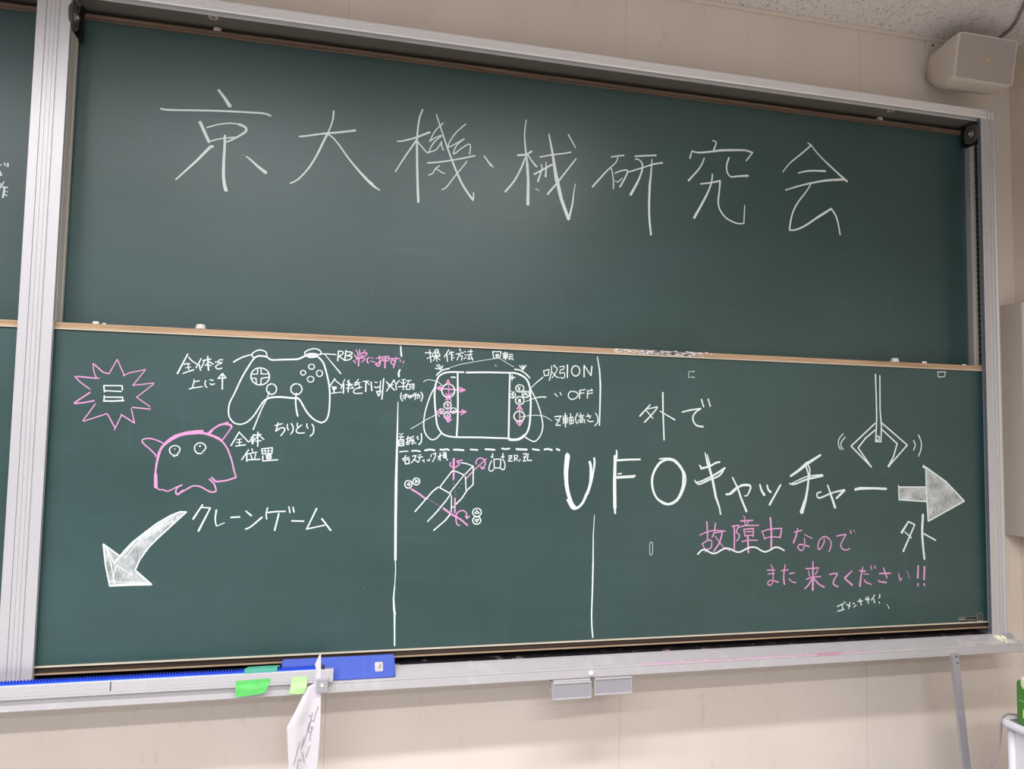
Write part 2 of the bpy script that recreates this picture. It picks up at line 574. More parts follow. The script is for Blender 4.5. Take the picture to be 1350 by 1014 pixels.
lip = [(-0.078, -0.0688), (-0.0835, -0.0706), (-0.087, -0.0684), (-0.0918, -0.0693), (-0.0926, -0.0760)]
dust_strip('chalk_dust', 'pink_dust', 2.02, 3.02, lip).__setitem__('label', 'pink chalk dust along the tray lip')
dust_strip('chalk_dust', 'pink_bright', 2.76, 2.88, lip).__setitem__('label', 'bright pink chalk smear on the tray lip')
dust_strip('chalk_dust', 'white_dust', 3.02, 3.72, lip).__setitem__('label', 'white chalk dust near the tray end')
slope = [(-0.019, -0.0480), (-0.031, -0.0516), (-0.080, -0.0694)]
dust_strip('chalk_dust', 'white_dust', 3.45, 3.72, slope).__setitem__('label', 'white chalk dust on the tray slope')
gtop = [(-0.0165, -0.0498), (-0.010, -0.0552), (0.02, -0.0552), (0.06, -0.054)]
gd = dust_material('groove_dust_white', srgb(200, 190, 196), 0.58, 0.68, 26)
gp = dust_material('groove_dust_pink', srgb(214, 160, 190), 0.56, 0.68, 22)
dust_strip('chalk_dust', gd, 0.05, 2.1, gtop)
dust_strip('chalk_dust', gp, 2.1, 3.65, gtop)
# crumbs of yellow chalk heaped at the foot of the right post
bm = B()
random.seed(5)
for i in range(70):
    a = random.random()
    x = 3.648 + 0.05 * random.random() + 0.012 * a
    y = -0.036 - 0.046 * a * (0.4 + 0.6 * random.random())
    zz = -0.0535 - (-(y) - 0.034) * 0.36
    r = 0.0015 + 0.0035 * random.random() * (1 - 0.3 * a)
    bmesh.ops.create_icosphere(bm, subdivisions=1, radius=r, matrix=Matrix.Translation(V(x, y, zz + r * 0.3)))
h = obj('chalk_crumbs', bm, 'yellow_dust', fr, True, 'pale yellow chalk crumbs heaped at the right post foot')
h['kind'] = 'stuff'
# a white screw knob on the tray front, between the two hanging plates
obj('tray_knob', lathe(B(), (1.829, -0.0905, -0.0915), (0, -1, 0), [(0, 0.009), (0.003, 0.0095), (0.006, 0.0085), (0.0075, 0.005)], 16), 'white', fr, True)


# ------------------------------------------------------------------ chalk strokes
class Chalk:
    def __init__(self):
        self.k = 0

    def ribbon(self, bm, pts, w0, w1, y):
        self.k += 1
        rnd = random.Random(self.k * 7 + 3)
        n = len(pts)
        L = [0.0]
        for a, b in zip(pts, pts[1:]):
            L.append(L[-1] + math.hypot(b[0] - a[0], b[1] - a[1]))
        tot = max(L[-1], 1e-6)
        yy = y - 0.00035 - (self.k % 40) * 0.00001
        left, right = [], []
        for i, p in enumerate(pts):
            a = pts[max(i - 1, 0)]
            b = pts[min(i + 1, n - 1)]
            dx, dz = b[0] - a[0], b[1] - a[1]
            d = math.hypot(dx, dz) or 1.0
            nx, nz = -dz / d, dx / d
            if 0 < i < n - 1:
                e = math.hypot(p[0] - a[0], p[1] - a[1]) or 1.0
                c = abs((p[0] - a[0]) / e * dx / d + (p[1] - a[1]) / e * dz / d)
                m = 1.0 / max(c, 0.75)
            else:
                m = 1.0
            w = (w0 + (w1 - w0) * L[i] / tot) * 0.5 * m * (0.94 + 0.12 * rnd.random())
            left.append((p[0] + nx * w, p[1] + nz * w))
            right.append((p[0] - nx * w, p[1] - nz * w))
        def cap(p, q, l, r, w):
            dx, dz = p[0] - q[0], p[1] - q[1]
            d = math.hypot(dx, dz) or 1.0
            e = w * 0.32
            return [(l[0] * .75 + r[0] * .25 + dx / d * e, l[1] * .75 + r[1] * .25 + dz / d * e),
                    (l[0] * .25 + r[0] * .75 + dx / d * e, l[1] * .25 + r[1] * .75 + dz / d * e)]
        q0 = pts[1] if n > 1 else pts[0]
        q1 = pts[-2] if n > 1 else pts[-1]
        vl = [bm.verts.new(V(a, yy, b)) for a, b in left]
        vr = [bm.verts.new(V(a, yy, b)) for a, b in right]
        for i in range(n - 1):
            bm.faces.new((vl[i], vl[i + 1], vr[i + 1], vr[i]))
        for pp, qq, l, r, w, A, C in ((pts[0], q0, left[0], right[0], w0, vl[0], vr[0]),
                                      (pts[-1], q1, left[-1], right[-1], w1, vl[-1], vr[-1])):
            c = [bm.verts.new(V(a, yy, b)) for a, b in cap(pp, qq, l, r, w)]
            bm.faces.new((A, c[0], c[1], C))

    def stroke(self, bm, toks, y):
        w0, w1 = float(toks[0]) / 1000, float(toks[1]) / 1000
        pts = [tuple(float(k) / 1000 for k in q.split(',')) for q in toks[3:]]
        if toks[2] == '1' and len(pts) > 2:
            self.ribbon(bm, spline(pts, 5), w0, w1, y)
            return
        # hand-drawn corners: break the ribbon where it turns sharply
        runs = [[pts[0]]]
        for i in range(1, len(pts)):
            runs[-1].append(pts[i])
            if i < len(pts) - 1:
                a = math.atan2(pts[i][1] - pts[i - 1][1], pts[i][0] - pts[i - 1][0])
                b = math.atan2(pts[i + 1][1] - pts[i][1], pts[i + 1][0] - pts[i][0])
                t = abs((b - a + math.pi) % (2 * math.pi) - math.pi)
                if t > 0.6:
                    runs.append([pts[i]])
        tot = sum(math.hypot(b[0] - a[0], b[1] - a[1]) for a, b in zip(pts, pts[1:])) or 1.0
        done = 0.0
        for r in runs:
            ln = sum(math.hypot(b[0] - a[0], b[1] - a[1]) for a, b in zip(r, r[1:]))
            self.ribbon(bm, r, w0 + (w1 - w0) * done / tot, w0 + (w1 - w0) * (done + ln) / tot, y)
            done += ln

    def fill(self, bm, toks, y):
        pts = [tuple(float(k) / 1000 for k in q.split(',')) for q in toks[3:]]
        f = bm.faces.new([bm.verts.new(V(a, y - 0.0002, b)) for a, b in pts])
        f.material_index = 1
        f.normal_update()
        bmesh.ops.triangulate(bm, faces=[f], ngon_method='EAR_CLIP')


CHALK = Chalk()
CHALK_DATA = """
P U chalk_character w
S 7.5 13.1 0 457.6,1972.0 479.5,1945.1 498.5,1917.3
S 6.4 6.4 1 270.3,1880.1 297.8,1879.4 395.3,1889.2 470.1,1896.2 576.7,1903.2 619.1,1904.2 638.8,1898.2
S 10.2 10.2 0 400.8,1848.2 415.1,1818.4 433.6,1778.9
S 4.6 4.6 1 424.0,1830.0 464.6,1846.6 505.9,1855.6 536.4,1852.9
S 9.3 5.2 1 532.6,1854.5 552.0,1847.3 557.3,1836.8 550.9,1825.7 519.4,1801.6 492.8,1785.4
S 4.6 4.6 1 431.7,1778.7 466.8,1793.6 519.3,1805.7
S 7.5 11.3 1 485.8,1808.0 486.6,1769.2 485.9,1711.9 487.2,1663.1 491.5,1630.9 498.0,1609.2
S 9.0 5.1 0 447.3,1764.9 438.1,1760.6 395.6,1706.5 330.6,1632.6
S 4.6 11.8 0 560.0,1740.2 571.7,1733.2 599.5,1709.3 630.4,1686.9
S 1.7 1.7 0 547.6,1744.2 549.2,1742.7
P U chalk_character w
S 6.0 7.9 1 741.1,1833.5 763.9,1837.7 797.0,1846.5 834.0,1855.4 882.6,1865.3 916.5,1873.1 940.3,1879.1
S 6.1 4.8 1 859.7,1944.0 858.4,1914.8 851.8,1886.3 839.8,1851.3
S 8.3 4.7 1 839.7,1853.3 824.1,1816.1 803.4,1766.7 779.0,1721.1 754.4,1687.4 736.6,1669.3 715.1,1656.4
S 4.8 6.7 1 841.6,1853.5 860.8,1841.9 888.2,1811.3 915.8,1774.7 947.4,1738.4
S 6.7 10.9 1 939.5,1747.4 963.1,1722.1 990.7,1695.1 1010.3,1679.2
S 10.9 3.5 1 1002.5,1685.2 1018.2,1672.0 1037.8,1661.2
P U chalk_character w
S 5.0 8.2 1 1094.6,1855.1 1115.5,1858.3 1161.5,1875.6 1195.1,1892.4 1217.0,1903.7
S 5.0 7.0 1 1188.3,1989.1 1178.4,1960.3 1172.9,1924.8 1169.8,1880.9 1169.7,1854.8
S 7.5 8.8 0 1169.5,1863.4 1172.8,1768.4 1177.2,1682.4 1180.7,1630.2
S 6.3 4.3 0 1169.3,1869.9 1125.6,1798.0 1091.6,1737.7
S 5.0 5.0 1 1172.5,1861.6 1192.2,1839.9 1208.8,1824.2 1218.1,1826.1
S 4.3 4.3 1 1268.0,1945.5 1237.4,1910.4 1217.1,1866.6
S 4.3 4.3 1 1219.2,1869.8 1242.3,1886.8 1263.6,1895.8 1234.2,1866.3 1218.0,1829.6 1243.5,1838.9 1264.2,1871.8
S 4.3 4.3 1 1262.1,1871.5 1264.6,1854.3 1270.6,1838.8
S 4.4 4.4 1 1354.5,1951.2 1319.5,1915.3 1294.4,1875.1 1291.4,1854.2 1311.9,1866.1 1350.5,1893.3
S 4.4 4.4 1 1350.5,1893.3 1320.7,1862.6 1310.7,1828.6 1342.6,1856.2 1367.6,1874.4
S 4.4 4.4 1 1367.6,1874.4 1375.2,1868.6 1372.9,1834.4
S 5.8 5.8 0 1211.5,1783.2 1261.8,1792.8 1330.6,1811.0 1393.6,1830.9
S 4.4 7.0 1 1240.1,1976.5 1258.6,1925.9 1286.3,1850.1 1313.9,1782.9
S 7.7 8.3 1 1311.6,1787.1 1341.3,1724.4 1368.4,1683.2 1390.0,1656.8
S 5.1 5.1 0 1390.0,1656.8 1391.5,1667.8 1391.5,1685.4
S 4.4 4.4 1 1362.1,1806.4 1352.9,1791.3 1314.9,1739.3 1285.7,1697.2 1268.8,1686.0
S 4.3 4.3 1 1257.9,1778.0 1241.1,1762.4 1233.0,1746.3 1217.0,1736.9
S 4.3 4.3 1 1241.1,1764.5 1254.0,1760.2 1267.1,1751.9 1279.2,1749.7
S 5.1 7.2 0 1429.2,1834.6 1447.0,1812.1 1458.4,1797.8
S 3.7 3.7 0 1458.2,1804.5 1466.5,1792.0
P U chalk_character w
S 8.6 7.3 0 1563.1,1851.0 1598.3,1857.0 1619.9,1873.2
S 3.8 8.6 1 1594.9,1996.3 1589.8,1952.8 1590.5,1912.3 1597.4,1854.6 1603.7,1810.4
S 10.5 11.8 0 1601.6,1823.7 1607.0,1752.5 1607.2,1658.7
S 6.6 7.2 1 1593.1,1843.0 1576.7,1798.7 1550.5,1747.0 1515.5,1700.9
S 5.3 7.3 0 1605.2,1855.5 1616.8,1838.7 1640.1,1813.3
S 5.4 5.4 0 1653.2,1853.4 1703.6,1868.2 1749.8,1877.7 1781.5,1887.0
S 5.3 15.2 0 1688.4,1950.5 1703.4,1879.5 1723.7,1764.0
S 15.1 13.2 0 1721.1,1781.8 1743.2,1693.6 1774.5,1615.2
S 8.8 3.0 1 1775.9,1616.3 1789.9,1679.8 1794.9,1725.6 1800.5,1760.1
S 5.3 7.4 1 1802.4,1861.9 1773.9,1823.4 1723.8,1754.9 1686.7,1707.7
S 5.4 4.6 0 1768.8,1957.3 1799.9,1906.8
S 6.7 6.7 0 1630.6,1781.7 1676.8,1811.2 1704.2,1828.9
S 4.5 6.7 0 1659.1,1825.1 1663.0,1809.8 1654.4,1779.6 1645.7,1754.1
S 4.6 7.4 0 1678.7,1835.3 1679.2,1804.6 1677.4,1776.5
S 2.9 2.9 0 1637.9,1724.2 1651.7,1719.2
P U chalk_character w
S 5.5 5.5 0 1951.3,1885.5 1980.4,1892.6 2005.5,1897.7
S 3.9 6.9 1 1980.4,1892.6 1970.3,1864.3 1931.2,1824.3 1872.2,1755.0
S 4.7 4.7 1 1951.8,1837.6 1958.3,1811.1 1961.5,1779.5 1960.9,1755.6
S 4.7 7.0 1 1966.5,1819.9 1997.7,1834.3 2020.8,1836.6 2014.7,1812.8 2000.3,1785.3 1989.2,1766.2
S 3.9 3.9 1 1968.1,1788.1 1981.5,1786.3 1998.0,1802.3
S 4.8 7.1 0 2025.0,1830.6 2086.1,1855.0 2137.2,1875.6 2173.6,1884.3
S 5.6 7.0 0 2053.1,1898.8 2098.5,1906.0 2145.5,1912.6
S 4.8 10.5 1 2054.1,1887.6 2073.2,1885.1 2086.0,1866.3 2082.0,1835.6 2065.4,1793.7 2035.5,1737.9
S 4.0 9.8 0 2127.6,1894.9 2123.7,1835.8 2117.3,1774.5
S 9.8 7.7 1 2118.6,1782.7 2116.1,1706.0 2118.3,1641.9 2125.5,1580.4
P U chalk_character w
S 5.0 7.3 1 2399.7,2002.6 2415.6,1996.3 2404.6,1962.8
S 7.2 5.7 0 2296.5,1916.6 2305.9,1949.5
S 5.8 9.5 1 2305.9,1947.7 2332.0,1944.3 2379.7,1952.1 2437.4,1965.0
S 9.7 7.4 1 2437.4,1965.0 2505.3,1973.3 2554.3,1977.2 2585.3,1970.6
S 5.9 5.9 0 2585.3,1970.6 2555.2,1932.6
S 5.7 7.2 1 2361.5,1923.5 2341.6,1881.4 2289.8,1821.0
S 7.3 5.8 1 2475.1,1937.7 2464.0,1902.9 2468.8,1869.9 2485.8,1855.9
S 5.8 8.9 1 2485.8,1855.9 2519.8,1862.9 2563.9,1869.1
S 5.7 10.1 1 2398.9,1859.7 2393.2,1820.1 2370.4,1764.7 2316.1,1667.4
S 5.0 7.3 0 2344.2,1812.6 2389.4,1821.9 2435.0,1834.8
S 7.3 5.0 1 2434.0,1834.7 2430.2,1788.1 2425.4,1743.3 2435.0,1708.7 2461.5,1679.9 2495.3,1665.1 2519.5,1660.5 2543.9,1663.4
S 5.0 4.2 0 2543.9,1663.4 2547.9,1741.0
P U chalk_character w
S 7.6 4.3 1 2868.8,2035.1 2819.7,1991.4 2763.4,1944.1 2728.8,1901.7
S 5.3 5.3 0 2850.9,2043.3 2868.8,2033.7
S 5.3 10.1 1 2868.8,2033.7 2907.2,1993.8 2984.6,1934.5 3044.4,1891.6
S 6.1 8.5 1 2803.8,1905.6 2860.1,1920.5 2937.6,1927.0
S 5.2 10.7 1 2741.5,1824.5 2808.5,1849.2 2880.3,1870.9 2942.4,1886.2 3028.7,1899.4
S 5.2 7.6 1 2868.9,1869.8 2844.0,1830.6 2797.7,1771.4 2772.1,1719.1 2759.1,1654.5
S 6.0 8.4 1 2759.1,1653.1 2786.8,1655.9 2832.6,1676.5 2894.3,1718.3
S 10.8 9.3 0 2894.3,1718.3 2964.5,1763.5
S 7.7 6.1 1 2964.5,1763.5 2987.6,1733.3 3000.2,1692.8 3007.5,1652.0
P F chalk_writing w
S 3.6 3.6 0 -237.9,1622.9 -210.9,1629.2
S 4.7 3.6 0 -202.4,1636.2 -198.3,1627.0
S 4.7 4.7 0 -192.2,1637.2 -191.5,1624.6
S 4.1 4.1 0 -225.2,1617.1 -233.2,1602.0 -216.6,1589.5 -209.0,1595.3
S 4.1 4.1 0 -215.0,1607.9 -208.1,1595.4
P F chalk_writing w
S 3.6 3.6 0 -199.8,1572.8 -206.2,1560.0 -211.7,1548.3
S 3.6 3.6 0 -214.8,1557.1 -209.1,1565.8
S 4.1 4.1 0 -204.1,1555.1 -188.1,1554.0
S 5.2 5.2 0 -197.3,1553.7 -200.4,1518.9
S 3.0 3.0 0 -198.0,1540.4 -187.3,1539.4
S 3.6 3.6 0 -198.4,1530.6 -188.4,1526.7
P L chalk_starburst_drawing p
S 3.3 3.3 0 169.7,940.5 191.1,986.7 215.4,934.0
S 3.3 3.3 0 212.9,932.8 229.4,943.5 279.3,956.4 242.7,902.1
S 3.3 3.3 0 242.7,902.1 306.7,912.5
S 3.3 3.3 0 307.3,909.8 265.5,871.6 255.3,863.6 298.9,832.5
S 4.1 4.1 0 300.0,824.8 244.8,829.1
S 3.3 3.3 0 241.5,824.9 253.5,777.5
S 3.8 3.8 0 253.5,777.5 211.0,805.1
S 3.5 3.5 0 212.4,801.1 193.5,753.7
S 3.5 3.5 0 195.7,760.0 171.3,804.1
S 3.8 3.8 0 169.5,806.8 101.3,780.4
S 3.5 3.5 0 98.3,781.4 132.7,837.8
S 4.6 4.6 0 128.5,847.7 95.8,840.5 70.4,837.1
S 4.6 4.6 0 70.3,839.8 114.9,874.8
S 1.5 1.5 0 118.3,881.1 111.9,886.4
S 3.8 3.8 1 112.6,886.4 85.2,907.1 66.6,926.7
S 4.6 4.6 0 73.2,926.1 132.3,921.7
S 2.9 2.9 0 140.8,922.6 133.5,921.8
S 3.2 3.2 1 131.4,923.6 122.4,946.3 119.5,970.1
S 4.1 4.1 1 119.5,970.1 136.8,955.0 152.3,942.0 169.8,938.9
Q chalk_equals_sign w
S 3.9 3.9 0 154.9,898.6 210.2,899.9 211.7,885.5
S 3.8 3.8 0 154.9,898.6 157.9,877.5
S 3.6 3.6 0 157.7,881.9 208.6,880.7
S 3.8 3.8 0 157.9,866.1 158.1,847.1
S 3.8 3.8 0 158.2,860.7 214.5,861.8
S 4.7 4.7 0 156.8,847.7 189.0,848.6 217.5,851.0
S 3.6 3.6 0 213.3,861.8 214.3,851.5
P L chalk_writing w
S 4.2 5.4 0 408.2,1014.0 378.6,946.4
S 3.7 3.7 1 411.2,1003.6 423.5,990.4 438.5,981.6
S 3.7 3.7 1 397.7,977.9 406.3,981.4 416.4,980.7
S 2.7 2.7 0 403.0,966.6 420.0,971.0
S 3.4 3.4 0 410.6,979.4 413.4,961.7
S 3.7 4.8 0 396.1,947.5 413.2,955.4 429.0,960.9
S 3.7 3.7 1 451.4,1001.1 443.4,982.8 435.8,967.8
S 4.3 4.3 0 445.5,979.8 451.2,960.0
S 3.4 3.4 0 462.2,994.1 453.8,969.6
S 3.7 3.7 0 456.7,993.9 483.0,1000.3
S 4.9 4.9 0 471.8,1008.3 473.8,984.1 476.2,961.4
S 2.4 2.4 0 471.8,986.1 465.2,977.4
S 3.7 3.7 0 476.5,991.6 490.7,982.6
S 2.7 2.7 0 464.2,977.8 484.9,978.6
S 3.7 3.7 1 496.3,990.3 509.2,990.2
S 3.7 3.7 1 520.8,998.7 509.9,998.2 506.2,990.7 518.2,989.0 504.6,981.1 498.9,975.6 501.1,969.3 509.2,966.9 519.0,970.6
P L chalk_writing w
S 3.4 3.4 0 431.0,928.8 432.3,921.6 427.3,900.5
S 3.7 3.7 0 431.3,920.5 448.8,924.6
S 3.7 3.7 0 417.7,896.0 433.2,900.6 459.4,905.3
S 3.7 3.7 1 469.0,926.0 466.8,916.4 469.2,907.1 474.2,903.0
S 3.7 3.7 0 481.4,929.6 493.0,927.4
S 3.7 3.7 1 483.5,917.0 487.6,912.9 497.8,916.4
P L chalk_arrow w
S 4.3 4.3 0 522.9,898.3 521.7,952.1
S 3.7 3.7 0 521.7,953.2 507.5,934.3 533.2,937.7 521.7,952.1
P L chalk_controller_drawing w
S 5.1 6.2 1 663.2,1016.1 675.4,1006.6 687.4,1005.3 717.3,1007.7 747.3,1009.6 768.3,1012.1 786.2,1020.7 792.2,1024.8
S 5.5 4.3 1 661.7,1015.4 648.3,1017.4 632.1,1015.7 619.2,1004.3 602.7,975.7 583.6,937.8 562.4,884.7 549.1,853.5 545.8,828.9 549.7,804.5 563.4,786.5 578.2,780.6
S 4.4 4.9 1 575.2,781.2 589.8,780.9 609.9,790.5 629.5,812.6 646.1,840.8 660.1,862.8 671.6,870.9
S 6.2 6.2 1 670.2,870.0 686.3,875.4 716.0,877.5 746.1,875.3 773.2,874.9
S 5.6 5.1 1 773.2,874.9 782.7,863.2 805.2,826.2 830.3,801.7 855.1,791.3
S 5.1 5.7 1 852.0,791.2 867.1,797.8 877.1,818.5 880.4,859.7 878.0,913.4 867.8,960.6 854.1,1001.3 838.2,1019.7 828.8,1026.3
Q shoulder_button w
S 4.1 4.1 1 621.9,1010.6 614.3,1018.1 619.7,1029.2 638.6,1037.9 656.6,1034.0 662.8,1024.9 661.7,1015.4
Q shoulder_button w
S 4.2 4.2 1 793.7,1024.2 790.2,1036.7 806.7,1046.9 824.9,1050.9 840.4,1045.2 845.3,1035.9 840.9,1029.4
S 6.3 6.3 1 793.6,1026.7 807.2,1031.7 828.6,1031.4 830.4,1024.2 810.6,1020.2 795.2,1024.2
S 3.9 3.9 0 798.3,1022.8 825.6,1030.3
S 3.9 3.9 0 801.2,1029.2 828.8,1025.0
Q direction_pad w
S 4.1 4.1 1 648.2,976.1 660.9,971.5 670.3,962.0 674.6,949.5 672.7,936.4 665.2,925.5 653.6,918.7 640.1,917.6 627.4,922.2 618.1,931.7 613.9,944.1 615.7,957.1 623.1,968.1 634.7,974.9 648.2,976.1
S 3.5 3.5 0 616.8,953.2 635.3,954.6 635.1,974.4
S 3.5 3.5 0 646.3,974.9 647.1,955.0 672.8,956.6
S 3.5 3.5 0 615.2,939.5 631.1,939.5 632.9,917.8
S 3.5 3.5 0 647.6,918.3 647.7,940.1 671.8,944.7
Q thumbstick_circle w
S 4.1 4.1 1 685.6,921.8 692.4,919.0 697.5,913.1 699.7,905.4 698.8,897.5 694.8,890.8 688.6,886.8 681.3,886.1 674.5,889.0 669.5,894.8 667.2,902.5 668.1,910.4 672.1,917.1 678.3,921.2 685.6,921.8
Q thumbstick_circle w
S 4.1 4.1 1 768.6,925.3 776.4,922.3 782.1,916.2 784.7,908.2 783.6,899.9 779.0,893.0 771.8,888.7 763.5,888.0 755.7,891.0 750.0,897.0 747.4,905.0 748.5,913.3 753.1,920.3 760.3,924.5 768.6,925.3
Q button_circle w
S 3.6 3.6 1 815.6,995.9 819.8,994.5 822.9,991.7 824.2,987.9 823.6,984.0 821.1,980.7 817.3,978.7 812.8,978.3 808.6,979.7 805.5,982.5 804.2,986.2 804.8,990.1 807.3,993.4 811.2,995.5 815.6,995.9
Q button_circle w
S 3.5 3.5 1 787.8,972.7 791.4,971.4 794.0,968.8 795.2,965.3 794.6,961.7 792.5,958.6 789.3,956.8 785.5,956.4 782.0,957.7 779.4,960.3 778.2,963.8 778.8,967.4 780.8,970.5 784.1,972.3 787.8,972.7
Q button_circle w
S 3.6 3.6 1 843.5,975.4 847.8,973.6 850.9,970.1 852.3,965.4 851.7,960.5 849.2,956.4 845.3,953.9 840.8,953.4 836.6,955.2 833.5,958.8 832.1,963.4 832.7,968.3 835.2,972.4 839.1,974.9 843.5,975.4
Q button_circle w
S 3.5 3.5 1 814.2,952.8 818.8,951.2 822.1,948.0 823.6,943.7 822.9,939.3 820.2,935.5 816.0,933.2 811.2,932.8 806.6,934.4 803.3,937.6 801.8,941.9 802.4,946.3 805.1,950.1 809.3,952.4 814.2,952.8
Q pointer_line w
S 5.5 3.8 1 555.8,993.0 583.7,1010.6 615.0,1021.6
Q pointer_line w
S 3.1 4.4 1 676.6,895.0 668.7,869.3 652.4,831.7 628.5,763.2
Q pointer_line w
S 4.4 5.6 1 766.5,892.5 765.1,865.9 768.6,834.7 774.2,812.9
Q pointer_line w
S 3.9 3.9 1 831.7,1029.0 853.1,1033.7 896.3,1033.0
Q pointer_line w
S 2.5 4.6 0 857.8,1032.6 915.4,966.1
P L chalk_writing w
S 4.6 4.6 0 904.7,1047.2 903.1,1011.3
S 3.9 3.9 1 904.7,1044.9 918.3,1045.0 920.0,1036.7 904.0,1026.2
S 3.9 3.9 0 906.7,1027.7 926.1,1014.5
S 4.6 4.6 0 930.5,1048.9 927.5,1013.2
S 4.0 4.0 1 930.6,1045.5 949.8,1043.6 951.3,1038.0 933.8,1030.3
S 3.9 3.9 1 933.8,1030.3 951.6,1028.2 945.1,1018.1 927.5,1013.2
P L chalk_writing p
S 3.3 3.3 0 965.2,1052.9 971.8,1041.4
S 4.0 4.0 0 977.6,1054.3 977.9,1043.5
S 3.3 3.3 0 998.0,1054.3 991.1,1045.0
S 4.0 4.0 0 959.6,1035.5 970.7,1018.8
S 4.0 4.0 1 970.1,1037.7 985.9,1042.0 1003.6,1043.2 1000.3,1035.4 995.1,1030.7
S 4.0 4.0 1 968.6,1031.3 986.2,1033.9 989.0,1028.6 970.5,1025.1 969.4,1031.4
S 3.6 3.6 1 966.4,1015.9 975.9,1023.1 996.2,1024.0 992.1,1015.1 986.9,1010.4
S 5.2 5.2 0 976.8,1022.6 975.3,995.5
S 4.0 4.0 0 956.8,1014.1 965.8,1005.9
P L chalk_writing p
S 4.6 5.8 1 1010.8,1027.7 1004.3,1019.3 1009.1,1007.2
S 2.6 2.6 0 1015.6,1027.4 1029.1,1024.8
S 3.0 3.0 1 1016.9,1014.7 1024.1,1013.7 1034.8,1011.1
P L chalk_writing p
S 3.7 3.7 0 1037.1,1025.2 1059.3,1031.6
S 4.6 4.6 0 1048.4,1035.6 1051.2,1003.0 1045.1,997.3 1035.0,1004.2 1055.3,1015.9
S 4.3 4.3 1 1058.4,1030.6 1058.7,1021.5 1063.3,1018.1 1079.4,1018.7 1082.7,1028.0 1079.0,1034.2 1058.4,1031.5
S 3.3 3.3 0 1058.6,1024.8 1081.0,1027.5
S 5.3 5.3 0 1069.1,1033.8 1068.5,992.8
P L chalk_writing p
S 4.0 4.0 0 1082.8,1027.1 1120.7,1028.1
S 4.3 4.3 1 1107.9,1032.7 1105.6,1016.2 1097.8,1005.8 1090.4,1011.0 1090.2,1019.2 1095.5,1023.0 1103.8,1016.1
S 4.7 4.7 0 1107.2,1023.5 1099.0,994.0
S 3.7 3.7 0 1124.4,1023.3 1121.9,1015.9
S 3.7 3.7 0 1135.4,1020.1 1132.9,1011.8
S 2.2 2.2 0 1116.9,1001.1 1118.7,999.3
S 2.2 2.2 0 1130.5,1001.6 1132.3,999.9
P L chalk_writing w
S 4.2 4.2 0 895.6,948.1 878.9,920.5
S 3.6 3.6 0 895.8,942.9 920.3,923.1
S 2.9 2.9 0 885.3,918.1 902.8,918.7
S 4.5 4.5 0 887.8,916.9 901.8,913.0 889.3,910.5
S 5.1 5.1 0 893.8,911.9 894.3,896.5
S 2.9 2.9 0 882.3,895.3 921.0,901.2
P L chalk_writing w
S 3.3 3.3 0 929.6,946.7 916.9,912.7
S 4.6 4.6 0 926.4,929.8 926.2,896.7
S 3.6 3.6 0 938.7,940.6 949.1,930.6 940.8,914.7
S 4.2 4.2 0 943.6,944.6 942.4,901.8
S 3.3 3.3 0 935.3,927.5 958.0,929.6
S 2.9 2.9 0 949.2,928.0 961.0,916.7
S 2.9 2.9 0 935.7,915.1 959.7,915.9
P L chalk_writing w
S 3.6 3.6 1 976.5,948.4 969.3,936.4 964.5,925.9 974.5,931.4 979.5,934.2
S 2.9 2.9 0 962.9,936.2 984.5,937.0
S 3.6 3.6 1 990.1,921.5 972.4,915.8 963.7,910.3 961.4,902.4 967.9,898.0 992.0,899.5
S 2.9 2.9 1 974.5,931.4 981.0,927.7 980.1,914.7
P L chalk_writing w
S 3.6 3.6 0 992.1,941.1 1013.7,943.2
S 4.6 4.6 0 1003.5,941.5 1003.4,905.1
S 3.6 3.6 0 1006.1,940.3 1015.4,930.2
P L chalk_writing w
S 4.6 4.6 0 1021.5,940.8 1025.0,909.1
S 3.3 3.3 0 1034.4,940.0 1043.4,939.0
S 4.0 4.0 1 1034.8,924.3 1038.8,920.5 1051.6,924.9
P L chalk_arrow w
S 3.7 3.7 0 1054.8,945.9 1053.4,907.9
S 4.3 4.3 0 1041.8,907.0 1057.2,908.1 1049.5,890.8 1041.8,907.0
P L chalk_divider_line w
S 4.6 4.6 1 1065.7,954.1 1064.3,931.8 1062.6,900.4 1061.1,879.4
P L chalk_writing w
S 4.3 4.3 0 1075.6,942.7 1105.0,913.5
S 4.0 4.0 0 1102.7,950.2 1076.6,909.2
S 3.3 3.3 0 1081.2,928.5 1100.5,933.0
P L chalk_writing w
S 3.3 3.3 0 1101.3,951.5 1109.6,934.7
S 3.7 3.7 0 1120.9,949.5 1109.6,933.4 1111.5,915.0
P L chalk_writing w
S 3.0 3.0 0 1128.7,952.4 1143.0,954.3
S 3.0 3.0 0 1126.3,944.4 1133.0,938.1
S 3.0 3.0 0 1143.3,943.7 1138.2,938.3
S 3.7 3.7 0 1119.0,926.3 1150.3,929.4
S 4.0 4.0 0 1136.1,951.4 1136.2,915.8
P L chalk_writing w
S 3.4 3.4 0 1145.8,949.1 1164.1,951.0
S 3.0 3.0 0 1155.0,949.4 1151.4,937.4
S 3.4 3.4 0 1146.7,917.5 1148.8,936.0 1175.0,938.2 1174.2,918.3
S 3.0 3.0 0 1159.3,936.3 1161.1,919.2
S 3.0 3.0 0 1168.5,936.6 1168.9,919.5
S 2.6 2.6 0 1160.8,928.5 1168.7,928.7
S 3.4 3.4 0 1146.7,917.5 1161.1,918.7
P L chalk_writing w
S 3.7 3.7 1 1130.0,905.1 1127.3,889.2 1134.8,875.0
S 3.4 3.4 0 1132.9,893.3 1151.1,900.5
S 3.0 3.0 0 1144.5,902.9 1143.8,880.5
S 3.0 3.0 0 1134.5,884.2 1156.4,898.0 1142.2,888.4
S 3.0 3.0 0 1154.0,888.7 1164.3,898.2 1161.8,890.3 1153.9,894.0
